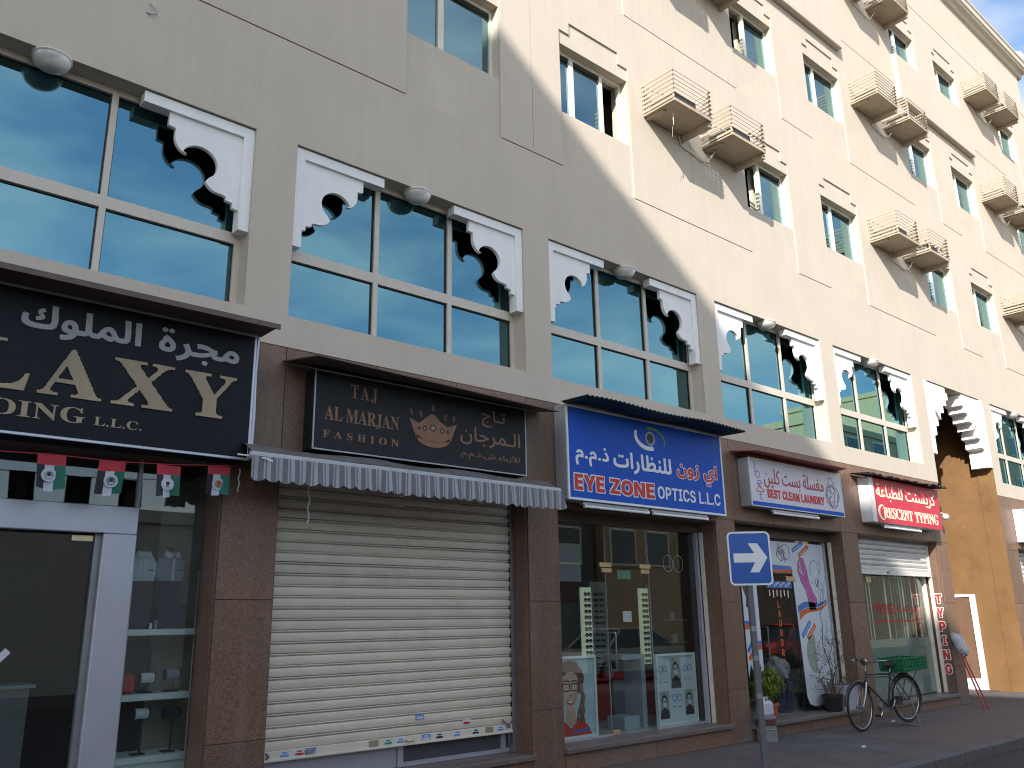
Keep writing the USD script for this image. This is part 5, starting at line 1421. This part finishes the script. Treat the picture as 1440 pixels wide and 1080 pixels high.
slant(10.90, 1.0, 11.01, 1.09, ORANGE, 0.07)
vi(Polygon([(10.86, 2.05), (10.90, 2.16), (10.99, 2.10), (11.0, 1.85), (10.97, 1.72), (10.93, 1.72), (10.95, 1.86), (10.90, 1.95)]), TWIG, 0.001, "figure_print")
d.part("notice_strip", MB().box(11.50, 12.19, 0.3010, 0.3050, 2.0, 2.10), BLUEVINYL)
d.part("notice_text", MB().xz(union_all([sbox(11.54 + 0.052 * k, 2.02 + 0.02 * (k % 3), 11.575 + 0.052 * k, 2.05 + 0.02 * (k % 3)) for k in range(12)] + [sbox(11.55 + 0.1 * k, 1.88 - 0.02 * (k % 2), 11.578 + 0.1 * k, 1.97) for k in range(6)]), 0.3002, 0.3008), LETCREAM, kind="stuff")
for ch, z in zip("LAUNDRY", (1.76, 1.625, 1.49, 1.35, 1.21, 1.065, 0.93)):
    d.part("letter", MB().xz(fit(text_shape(ch, "sans", 650), 11.745, 11.815, z - 0.05, z + 0.05), 0.3015, 0.3050), ORANGE)
d.part("handle", MB().tube([(11.36, 0.30, 1.45), (11.36, 0.26, 1.44), (11.36, 0.26, 0.98), (11.36, 0.30, 0.97)], 0.012, 8), CHROME, smooth=30)
t = thing("blue_bin", "dark blue plastic bin inside the laundry door", "bin", (12.1, 0.62, 0.2))
t.part("body", MB().lathe([(0.0, 0.0), (0.17, 0.0), (0.195, 0.45), (0.20, 0.46)], (12.12, 0.62, 0.2), 24), NAVYPLASTIC, smooth=30)
t.part("rim", MB().lathe([(0.19, 0.45), (0.212, 0.45), (0.212, 0.475), (0.19, 0.475)], (12.12, 0.62, 0.2), 24), NAVYPLASTIC)
t = thing("laundry_bag", "pale bundle of laundry in plastic above the blue bin", "bag", (12.1, 0.62, 0.66))
bm = trimesh.creation.icosphere(3, 0.2)
bv = np.array(bm.vertices)
bv *= (1 + 0.18 * np.sin(bv[:, [0]] * 23 + bv[:, [2]] * 17) * np.cos(bv[:, [1]] * 19))
bv = bv * [1.0, 0.8, 1.05]
bv[:, 2] = np.maximum(bv[:, 2], -0.10)
t.part("bundle", MB().add(bv + [12.08, 0.62, 0.78], bm.faces), BAGGREY, smooth=True)

# potted plants and pots on the step
P0 = np.array([11.02, 0.12, 0.2])
t = thing("potted_bush", "bushy yellow green plant in a terracotta pot behind the sign pole", "plant", tuple(P0))
t.part("pot", MB().lathe([(0.0, 0.0), (0.09, 0.0), (0.115, 0.19), (0.13, 0.19), (0.13, 0.225), (0.11, 0.225), (0.105, 0.19)], P0, 20), TERRA, smooth=35)
t.part("soil", MB().lathe([(0.0, 0.2), (0.106, 0.195)], P0, 16), SOIL)
st = MB()
for k in range(7):
    a = k * 0.9
    st.tube([P0 + [0, 0, 0.19], P0 + [0.06 * math.cos(a), 0.06 * math.sin(a), 0.36], P0 + [0.15 * math.cos(a), 0.12 * math.sin(a), 0.55 + 0.02 * k]], [0.009, 0.007, 0.004], 5)
t.part("stems", st, TWIG)
lm = MB()
rl = np.random.default_rng(3)
for k in range(750):
    dd = rl.normal(size=3)
    dd /= np.linalg.norm(dd)
    r_ = 0.24 * rl.uniform(0.35, 1.0) ** 0.6 * (1 + 0.2 * math.sin(dd[0] * 5 + dd[2] * 4))
    c = P0 + [0, 0, 0.49] + dd * r_ * np.array([1.05, 0.8, 1.0])
    n_ = dd + rl.normal(0, 0.6, 3)
    n_ /= np.linalg.norm(n_)
    a = np.cross(n_, [0.2, 0.1, 1.0])
    a /= np.linalg.norm(a)
    b = np.cross(n_, a)
    L_ = rl.uniform(0.025, 0.045)
    lm.add([c - a * L_ * 0.4, c - b * L_ + n_ * 0.004, c + a * L_ * 0.4, c + b * L_ + n_ * 0.004], [(0, 1, 2, 3)])
t.part("leaves", lm, LEAF, kind="stuff")

P1 = np.array([12.66, 0.09, 0.2])
t = thing("dry_shrub", "dry twiggy shrub in a black pot in front of the laundry graphics", "plant", tuple(P1))
t.part("pot", MB().lathe([(0.0, 0.0), (0.12, 0.0), (0.15, 0.2), (0.165, 0.2), (0.165, 0.235), (0.145, 0.235), (0.14, 0.2)], P1, 4 * 6), BLACKPOT, smooth=35)
t.part("soil", MB().lathe([(0.0, 0.212), (0.14, 0.205)], P1, 16), SOIL)
tw, gl_ = MB(), MB()


def twig(p, d_, L_, r_, depth):
    pts = [p]
    for k in range(3):
        d_ = d_ + rl.normal(0, 0.16, 3)
        d_ /= np.linalg.norm(d_)
        pts.append(pts[-1] + d_ * L_ / 3)
    tw.tube(pts, np.linspace(r_, r_ * 0.6, 4), 4)
    if depth > 0:
        for k in range(3 if depth > 1 else 2):
            q = pts[int(rl.integers(1, 4))]
            twig(q, d_ + rl.normal(0, 0.65, 3) + [0, 0, 0.1], L_ * rl.uniform(0.5, 0.75), r_ * 0.6, depth - 1)
    else:
        for k in range(3):
            q = pts[-1] + rl.normal(0, 0.018, 3)
            a = rl.normal(size=3)
            a /= np.linalg.norm(a)
            b = np.cross(a, rl.normal(size=3))
            b /= np.linalg.norm(b)
            s_ = rl.uniform(0.010, 0.02)
            gl_.add([q - a * s_, q - b * s_ * 0.5, q + a * s_, q + b * s_ * 0.5], [(0, 1, 2, 3)])


for k in range(9):
    a = k * 2 * math.pi / 9 + 0.3
    twig(P1 + [0.05 * math.cos(a), 0.05 * math.sin(a), 0.21], np.array([0.75 * math.cos(a), 0.45 * math.sin(a), 0.75]), 0.30, 0.007, 2)
for k, (dx, h) in enumerate(((-0.04, 0.55), (0.05, 0.72), (0.10, 0.75), (0.13, 0.6))):
    twig(P1 + [dx * 0.6, 0, 0.21], np.array([dx * 1.2, 0.02, 1.0]), h, 0.009, 3)
t.part("twigs", tw, TWIG, kind="stuff")
t.part("withered_leaves", gl_, GREYLEAF, kind="stuff")
t = thing("white_tub", "square white plastic tub behind the bicycle's front wheel", "tub", (13.02, 0.12, 0.2))
t.part("body", MB().add([(12.84, 0.0, 0.201), (13.2, 0.0, 0.201), (13.2, 0.26, 0.201), (12.84, 0.26, 0.201), (12.79, -0.03, 0.55), (13.26, -0.03, 0.55), (13.26, 0.28, 0.55), (12.79, 0.28, 0.55)],
                       [(0, 3, 2, 1), (0, 1, 5, 4), (1, 2, 6, 5), (2, 3, 7, 6), (3, 0, 4, 7)]), BUCKET)
t.part("rim", MB().box(12.775, 13.275, -0.045, -0.028, 0.535, 0.56).box(12.775, 13.275, 0.28, 0.295, 0.535, 0.56).box(12.775, 12.79, -0.028, 0.28, 0.535, 0.56).box(13.26, 13.275, -0.028, 0.28, 0.535, 0.56), BUCKET)
t.part("soil", MB().box(12.80, 13.25, -0.02, 0.27, 0.49, 0.5), SOIL)
sp = MB()
for k in range(60):
    q = np.array([rl.uniform(12.85, 13.2), rl.uniform(0.0, 0.25), 0.5])
    sp.tube([q, q + [rl.normal(0, 0.03), rl.normal(0, 0.03), rl.uniform(0.05, 0.13)]], [0.004, 0.002], 4)
t.part("shoots", sp, GREYLEAF, kind="stuff")
t = thing("paint_drum", "dark ribbed metal drum on the pavement beside the brown pillar", "drum", (10.50, -0.14, 0.0))
t.part("drum", MB().lathe([(0.0, 0.0), (0.13, 0.0), (0.135, 0.01), (0.13, 0.02), (0.13, 0.14), (0.136, 0.15), (0.13, 0.16), (0.13, 0.29), (0.135, 0.30), (0.13, 0.31), (0.0, 0.31)], (10.50, -0.14, 0.0), 24), GREYINK, smooth=30)
t.part("red_band", MB().lathe([(0.1305, 0.2), (0.1315, 0.2), (0.1315, 0.28), (0.1305, 0.28)], (10.50, -0.14, 0.0), 24), mat("maroon_band", (0.08, 0.03, 0.03)))
t = thing("white_jerrycan", "white plastic jerrycan standing on the dark drum", "jerrycan", (10.50, -0.14, 0.31))
t.part("body", MB().box(10.40, 10.61, -0.22, -0.06, 0.312, 0.50, bev=0.03), BUCKET)
t.part("neck", MB().lathe([(0.03, 0.0), (0.03, 0.05), (0.0, 0.055)], (10.46, -0.14, 0.498), 12), BUCKET)
t.part("handle", MB().tube([(10.50, -0.14, 0.495), (10.52, -0.14, 0.54), (10.57, -0.14, 0.54), (10.59, -0.14, 0.495)], 0.012, 6), BUCKET)

# ------------------------------------------------------------------ typing shop
t = thing("typing_shopfront", "typing shop window with red TYPING lettering and pale vertical blinds", "shopfront", (15.3, 0.3, 0.2))
t.part("glass", MB().box(13.90, 16.73, 0.306, 0.314, 0.212, 2.6), CLEAR)
t.part("side_frame", MB().box(16.735, 16.80, 0.27, 0.335, 0.205, 2.6), FRAMEW)
t.part("side_frame", MB().box(13.878, 13.90, 0.29, 0.33, 0.205, 2.6), FRAMEW)
t.part("frosted_film", MB().box(14.0, 16.73, 0.3155, 0.318, 0.22, 1.18), mat("frosted_green_film", (0.22, 0.28, 0.25), rough=0.5, var=0.1, scale=2))
t.part("patch_fitting", MB().box(14.55, 14.72, 0.29, 0.33, 2.13, 2.23, bev=0.006), BRASS)
t.part("lettering", MB().xz(fit(text_shape("TYPING", "sans", 500), 14.66, 15.50, 1.60, 1.77), 0.3025, 0.3055), LETRED)
t.part("lettering", MB().xz(fit(text_shape(arabic("\u0637\u0628\u0640\u0640\u0627\u0639\u0640\u0640\u0629"), "arabic", 700), 15.60, 16.34, 1.60, 1.77), 0.3025, 0.3055), LETRED)
rs = np.random.default_rng(4)
sx, sl = 14.64, []
while sx < 16.3:
    wl = rs.uniform(0.03, 0.09)
    sl.append(sbox(sx, 1.465, sx + wl, 1.465 + rs.uniform(0.02, 0.045)))
    sx += wl + rs.uniform(0.012, 0.04)
t.part("small_lettering", MB().xz(union_all(sl), 0.3025, 0.3055), LETRED, kind="stuff")
for k in range(24):
    x = 14.0 + 2.72 * k / 24
    if k in (8, 9, 10, 13):
        continue
    a = math.radians(20 + rs.uniform(-12, 22))
    dx, dy = 0.05 * math.cos(a), 0.05 * math.sin(a)
    lo = 0.9 + (0.25 if k > 6 else 0)
    t.part("blind_slat", MB().add([(x - dx + 0.05, 0.41 - dy, lo), (x + dx + 0.05, 0.41 + dy, lo), (x + dx + 0.05, 0.41 + dy, 2.55), (x - dx + 0.05, 0.41 - dy, 2.55)], [(0, 1, 2, 3)]), BLINDPALE)

# ------------------------------------------------------------------ archway: white door frame, leaning tool, small lamp
t = thing("white_door_frame", "sunlit white door frame in the brown wall of the archway passage", "door frame", (ARCH[1], 1.2, 0.0))
t.part("jamb", MB().box(ARCH[1] - 0.06, ARCH[1] - 0.017, 0.78, 0.90, 0.02, 2.0, bev=0.004), SIGNWHITE)
t.part("header", MB().box(ARCH[1] - 0.045, ARCH[1] - 0.001, 0.902, 1.75, 1.94, 2.0, bev=0.004), SIGNWHITE)
t.part("jamb", MB().box(ARCH[1] - 0.045, ARCH[1] - 0.001, 1.752, 1.9, 0.02, 2.03, bev=0.004), SIGNWHITE)
t.part("door_leaf", MB().box(ARCH[1] - 0.02, ARCH[1] - 0.002, 0.905, 1.75, 0.25, 1.925), mat("brown_door", (0.15, 0.085, 0.05), rough=0.6))
t.part("threshold", MB().box(ARCH[1] - 0.05, ARCH[1] - 0.001, 0.905, 1.75, 0.02, 0.245, bev=0.004), SIGNWHITE)
t = thing("wrapped_tool", "two red poles with a grey bag tied over the top, leaning on the last pillar", "tool", (16.6, -0.4, 0.0))
for off in (0.0, 0.24):
    t.part("pole", MB().tube([(16.20 + off, -0.68 + 0.03 * (off > 0), 0.0), (16.86 + off * 0.35, -0.13, 0.93)], 0.014, 8), REDPOLE, smooth=30)
bm = trimesh.creation.icosphere(3, 1.0)
bv = np.array(bm.vertices)
bv = np.sign(bv) * np.abs(bv) ** 0.6 * [0.15, 0.06, 0.21]
bv *= (1 + 0.05 * np.sin(bv[:, [2]] * 60 + bv[:, [0]] * 35))
bv[:, 0] *= 1 + 0.25 * np.clip(bv[:, 2] / 0.21, -1, 1)
tilt = rotx(math.radians(-24)) @ roty(math.radians(14))
t.part("bag", MB().add(bv @ tilt.T + [16.93, -0.13, 1.04], bm.faces), BAGGREY, smooth=True)
t.part("bag_tie", MB().tube([(16.80, -0.22, 0.86), (16.87, -0.19, 0.85), (16.94, -0.17, 0.855)], 0.022, 6), GREYINK, smooth=True)
t = thing("wall_lamp", "small pale wall lamp on the pillar right of the red typing sign", "lamp", (17.0, 0.0, 3.4))
t.part("plate", MB().box(16.96, 17.08, -0.03, -0.001, 3.34, 3.46, bev=0.01), BUCKET)
t.part("arm", MB().tube([(17.02, -0.02, 3.42), (17.0, -0.12, 3.44), (16.97, -0.18, 3.41)], 0.016, 7), BUCKET, smooth=True)
bm = trimesh.creation.icosphere(2, 0.06)
t.part("globe", MB().add(np.array(bm.vertices) + [16.97, -0.20, 3.36], bm.faces), LAMPGLASS, smooth=True)
bm = trimesh.creation.icosphere(3, 0.2)
t = thing("roof_dome", "white dome ornament on the roof edge at the far corner", "dome", (28.0, 0.0, 18.42))
t.part("dome", MB().add(np.array(bm.vertices) * [1, 1, 1.1] + [27.75, -0.12, 18.58], bm.faces), WHITE, smooth=True)

# ------------------------------------------------------------------ road sign
SB = np.array([8.74, -1.25, 0.0])
nrm = np.array([-0.70, -0.715, 0.0])
nrm /= np.linalg.norm(nrm)
sxv = np.array([-nrm[1], nrm[0], 0.0])
Rs = np.stack([sxv, -nrm, [0, 0, 1.0]], 1)
t = thing("road_sign", "blue rectangular road sign with a white right arrow on a grey pole", "road sign", tuple(SB), Rs)
t.part("pole", MB().tube([(0, 0, -0.02), (0, 0, 2.42)], 0.038, 18), POLE, smooth=35)
t.part("pole_cap", MB().lathe([(0.040, 2.41), (0.040, 2.43), (0.0, 2.44)], (0, 0, 0), 16), POLE)
for z, r_ in ((1.1, 0.0), (0.7, 1.0), (1.42, 2.0)):
    t.part("worn_patch", MB().lathe([(0.0385, z), (0.0387, z + 0.02), (0.0385, z + 0.055)], (0, 0, 0), 18), STEEL)
XO, W2, H0, H1 = 0.022, 0.245, 1.925, 2.535
panel = sbox(XO - W2, H0, XO + W2, H1).buffer(-0.06).buffer(0.06)
t.part("panel", MB().xz(panel, -0.052, -0.046), SIGNGREY)
t.part("white_border", MB().xz(panel.difference(panel.buffer(-0.020)), -0.0535, -0.0515), SIGNWHITE)
t.part("blue_face", MB().xz(panel.buffer(-0.0195), -0.0530, -0.0515), mat("road_sign_blue", (0.012, 0.085, 0.36), rough=0.35))
zc = 2.235
arrow = Polygon([(XO - 0.185, zc - 0.052), (XO + 0.055, zc - 0.052), (XO - 0.01, zc - 0.165), (XO + 0.095, zc - 0.165), (XO + 0.20, zc), (XO + 0.095, zc + 0.165), (XO - 0.01, zc + 0.165), (XO + 0.055, zc + 0.052), (XO - 0.185, zc + 0.052)])
t.part("white_arrow", MB().xz(arrow, -0.0545, -0.0528), SIGNWHITE)
for z in (2.05, 2.42):
    t.part("clamp", MB().box(-0.05, 0.05, -0.045, 0.045, z - 0.02, z + 0.02, bev=0.006), STEEL)

# ------------------------------------------------------------------ bicycle
FW, RW = np.array([12.22, -0.58, 0.0]), np.array([13.26, -0.76, 0.055])
bx = (FW - RW) / np.linalg.norm(FW - RW)
byv = np.cross([0, 0, 1.0], bx)
byv /= np.linalg.norm(byv)
bz = np.cross(bx, byv)
Rb = np.stack([bx, byv, bz], 1)
BS = 0.915
WBASE = np.linalg.norm(FW - RW) / BS
t = thing("bicycle", "old black roadster bicycle parked on its stand before the typing shop", "bicycle", tuple(RW), Rb * BS)
R0 = 0.355


def circle_pts(cx_, cz_, r_, n=40, a0=0, a1=360):
    return [(cx_ + r_ * math.cos(q), 0.0, cz_ + r_ * math.sin(q)) for q in np.radians(np.linspace(a0, a1, n, endpoint=(a1 - a0 < 360)))]


steer = rotx(0)
th = math.radians(6)
Rst = np.array([[math.cos(th), -math.sin(th), 0], [math.sin(th), math.cos(th), 0], [0, 0, 1]])


def turned(mb, c):
    mb.v = [(v - c) @ Rst.T + c for v in mb.v]
    return mb


for nm, cx_ in (("rear", 0.0), ("front", WBASE)):
    c = np.array([cx_, 0, 0])
    f_ = (lambda m: turned(m, c)) if nm == "front" else (lambda m: m)
    wh = t.part("wheel", f_(MB().tube(circle_pts(cx_, R0, R0 - 0.018), 0.019, 8, closed=True)), TYRE, smooth=True)
    wh.part("rim", f_(MB().tube(circle_pts(cx_, R0, R0 - 0.045), 0.013, 6, closed=True)), CHROME, smooth=True)
    sp = MB()
    for k in range(28):
        a = 2 * math.pi * k / 28
        a2 = a + (0.9 if k % 2 else -0.9)
        sp.tube([(cx_ + 0.022 * math.cos(a2), 0.03 * (1 if k % 4 < 2 else -1), R0 + 0.022 * math.sin(a2)), (cx_ + (R0 - 0.05) * math.cos(a), 0, R0 + (R0 - 0.05) * math.sin(a))], 0.0016, 3)
    wh.part("spokes", f_(sp), STEEL, kind="stuff")
    wh.part("hub", f_(MB().tube([(cx_, -0.06, R0), (cx_, 0.06, R0)], 0.022, 10)), CHROME, smooth=30)
    t.part("mudguard", f_(MB().tube(circle_pts(cx_, R0, R0 + 0.022, 22, 25 if nm == "rear" else 40, 205 if nm == "rear" else 190)[::1] if nm == "rear" else circle_pts(cx_, R0, R0 + 0.022, 20, 10, 150), 0.024, 6)), BIKEBLACK, smooth=True)
bb, seat, head_t, head_b = (0.47, 0.0, 0.29), (0.30, 0.0, 0.80), (WBASE - 0.26, 0.0, 0.86), (WBASE - 0.205, 0.0, 0.70)
for nm, a, b, r_ in (("seat_tube", bb, seat, 0.015), ("top_tube", (0.315, 0, 0.765), (WBASE - 0.255, 0, 0.825), 0.014), ("top_tube", (0.325, 0, 0.725), (WBASE - 0.235, 0, 0.775), 0.008), ("down_tube", bb, head_b, 0.016), ("head_tube", head_t, head_b, 0.019)):
    t.part(nm, MB().tube([a, b], r_, 10), BIKEBLACK, smooth=30)
for s in (-1, 1):
    t.part("chain_stay", MB().tube([(0.45, s * 0.04, 0.29), (0.0, s * 0.065, R0)], 0.010, 7), BIKEBLACK, smooth=30)
    t.part("seat_stay", MB().tube([(0.305, s * 0.03, 0.77), (0.0, s * 0.065, R0)], 0.009, 7), BIKEBLACK, smooth=30)
    t.part("fork_blade", turned(MB().tube([(WBASE - 0.20, s * 0.045, 0.70), (WBASE - 0.13, s * 0.055, 0.55), (WBASE, s * 0.055, R0)], [0.015, 0.013, 0.009], 8), np.array([WBASE, 0, 0])), CHROME, smooth=30)
t.part("chain_guard", MB().box(0.02, 0.52, -0.075, -0.055, 0.27, 0.375, bev=0.01), BIKEBLACK)
t.part("chain_ring", MB().lathe([(0.0, -0.004), (0.095, -0.004), (0.095, 0.004), (0.0, 0.004)], (bb[0], -0.05, bb[2]), 24, [[1, 0, 0], [0, 0, -1], [0, 1, 0]]), STEEL)
t.part("crank", MB().tube([(0.47, -0.085, 0.29), (0.56, -0.09, 0.15)], 0.010, 7), CHROME, smooth=30)
t.part("crank", MB().tube([(0.47, 0.085, 0.29), (0.38, 0.09, 0.43)], 0.010, 7), CHROME, smooth=30)
t.part("pedal", MB().box(0.51, 0.61, -0.18, -0.10, 0.135, 0.165, bev=0.006), TYRE)
t.part("pedal", MB().box(0.33, 0.43, 0.10, 0.18, 0.415, 0.445, bev=0.006), TYRE)
t.part("stem", MB().tube([head_t, (WBASE - 0.285, 0, 0.96), (WBASE - 0.26, 0, 0.99)], 0.012, 8), CHROME, smooth=30)
for s in (-1, 1):
    hb = t.part("handlebar", turned(MB().tube([(WBASE - 0.26, 0, 0.99), (WBASE - 0.25, s * 0.13, 1.0), (WBASE - 0.30, s * 0.25, 1.02), (WBASE - 0.44, s * 0.28, 1.01)], 0.011, 8), np.array([WBASE - 0.26, 0, 0])), CHROME, smooth=30)
    hb.part("grip", turned(MB().tube([(WBASE - 0.44, s * 0.28, 1.01), (WBASE - 0.55, s * 0.285, 1.0)], 0.017, 8), np.array([WBASE - 0.26, 0, 0])), TYRE, smooth=30)
t.part("brake_rod", MB().tube([(WBASE - 0.235, 0.03, 0.99), (WBASE - 0.17, 0.03, 0.74)], 0.004, 5), CHROME)
t.part("head_lamp", MB().lathe([(0.0, -0.05), (0.03, -0.045), (0.05, 0.0), (0.052, 0.012), (0.0, 0.018)], (WBASE - 0.16, 0.06, 1.02), 16, [[0, 0, 1], [0, 1, 0], [-1, 0, 0]]), CHROME, smooth=35)
t.part("saddle", MB().lathe([(0.0, 0.0), (0.11, 0.0), (0.12, 0.03), (0.09, 0.055), (0.0, 0.06)], (0.24, 0, 0.88), 18, [[1.0, 0, 0], [0, 0.85, 0], [0, 0, 1]]).tube([(0.28, 0, 0.91), (0.42, 0, 0.905), (0.46, 0, 0.90)], [0.05, 0.032, 0.02], 10), TYRE, smooth=35)
t.part("seat_post", MB().tube([seat, (0.27, 0, 0.89)], 0.012, 8), CHROME, smooth=30)
t.part("saddle_spring", MB().tube([(0.20, 0.05, 0.85), (0.2, 0.05, 0.89)], 0.018, 8).tube([(0.20, -0.05, 0.85), (0.2, -0.05, 0.89)], 0.018, 8), CHROME)
for s in (-1, 1):
    t.part("rack_rail", MB().tube([(0.28, s * 0.06, 0.765), (-0.05, s * 0.075, 0.77), (-0.30, s * 0.075, 0.78)], 0.008, 6), BIKEBLACK, smooth=30)
    t.part("rack_strut", MB().tube([(0.0, s * 0.07, R0), (-0.13, s * 0.075, 0.60), (-0.28, s * 0.075, 0.775)], 0.008, 6), BIKEBLACK, smooth=30)
    t.part("stand_leg", MB().tube([(0.0, s * 0.075, R0), (-0.06, s * 0.11, 0.10), (-0.08, s * 0.13, -0.055)], 0.010, 6), STEEL, smooth=30)
t.part("rack_plate", MB().box(-0.29, 0.12, -0.07, 0.07, 0.776, 0.788), BIKEBLACK)
t.part("stand_foot", MB().tube([(-0.08, -0.14, -0.05), (-0.08, 0.14, -0.05)], 0.010, 6), STEEL)

crate_at = RW + BS * (Rb @ np.array([-0.06, 0, 0.792]))
t = thing("green_crate", "green plastic crate carried on the bicycle's rear rack", "crate", tuple(crate_at), Rb)
CL, CWD, CHH = 0.57, 0.39, 0.175
t.part("bottom", MB().box(-CL / 2, CL / 2, -CWD / 2, CWD / 2, 0.0, 0.012), CRATEGREEN)
for s in (-1, 1):
    for nm, along in (("long", True), ("short", False)):
        half = (CL if along else CWD) / 2
        m = MB()
        yo = s * (CWD if along else CL) / 2
        for z0, z1 in ((0.013, 0.055), (0.075, 0.10), (0.115, 0.14), (0.155, CHH)):
            if along:
                m.box(-half, half, yo - 0.006, yo + 0.006, z0, z1)
            else:
                m.box(yo - 0.006, yo + 0.006, -half + 0.007, half - 0.007, z0, z1)
        n = 9 if along else 6
        for k in range(n):
            u = -half + 0.01 + (2 * half - 0.02) * k / (n - 1)
            if along:
                m.box(u - 0.010, u + 0.010, yo - 0.010, yo + 0.010, 0.0135, CHH - 0.001)
            else:
                m.box(yo - 0.010, yo + 0.010, u - 0.010, u + 0.010, 0.0135, CHH - 0.001)
        t.part("slotted_side", m, CRATEGREEN)
    t.part("rim", MB().box(-CL / 2 - 0.014, CL / 2 + 0.014, s * CWD / 2 - 0.012, s * CWD / 2 + 0.014, CHH + 0.001, CHH + 0.016), CRATEGREEN)

# small debris on the pavement
rd = np.random.default_rng(21)
for k, (x, yy) in enumerate(((10.75, -1.35), (13.6, -0.35))):
    p = obj("paper_scrap", MB().add([(x, yy, 0.004), (x + 0.07, yy + 0.01, 0.012), (x + 0.06, yy + 0.05, 0.02), (x - 0.01, yy + 0.045, 0.006)], [(0, 1, 2, 3)]), PAPER)
    tag(p.prim, ["pale paper scrap on the pavement right of the sign pole", "pale scrap on the ground behind the bicycle"][k], "litter")

# small fittings on the walls
p = obj("wire_hook", MB().tube([(1.93, -0.002, 7.06), (1.95, -0.03, 7.02), (1.99, -0.04, 6.98), (1.99, -0.03, 6.95), (1.94, -0.02, 6.94), (1.91, -0.002, 6.95)], 0.006, 6), STEEL, smooth=True)
tag(p.prim, "bent wire hook on the shaded stucco wall near the top left", "hook")
p = obj("number_plate", MB().box(6.452, 6.4635, 0.06, 0.14, 2.12, 2.17, bev=0.002), PAPER)
tag(p.prim, "tiny white number plate on the brown pillar beside the roller shutter", "number plate")
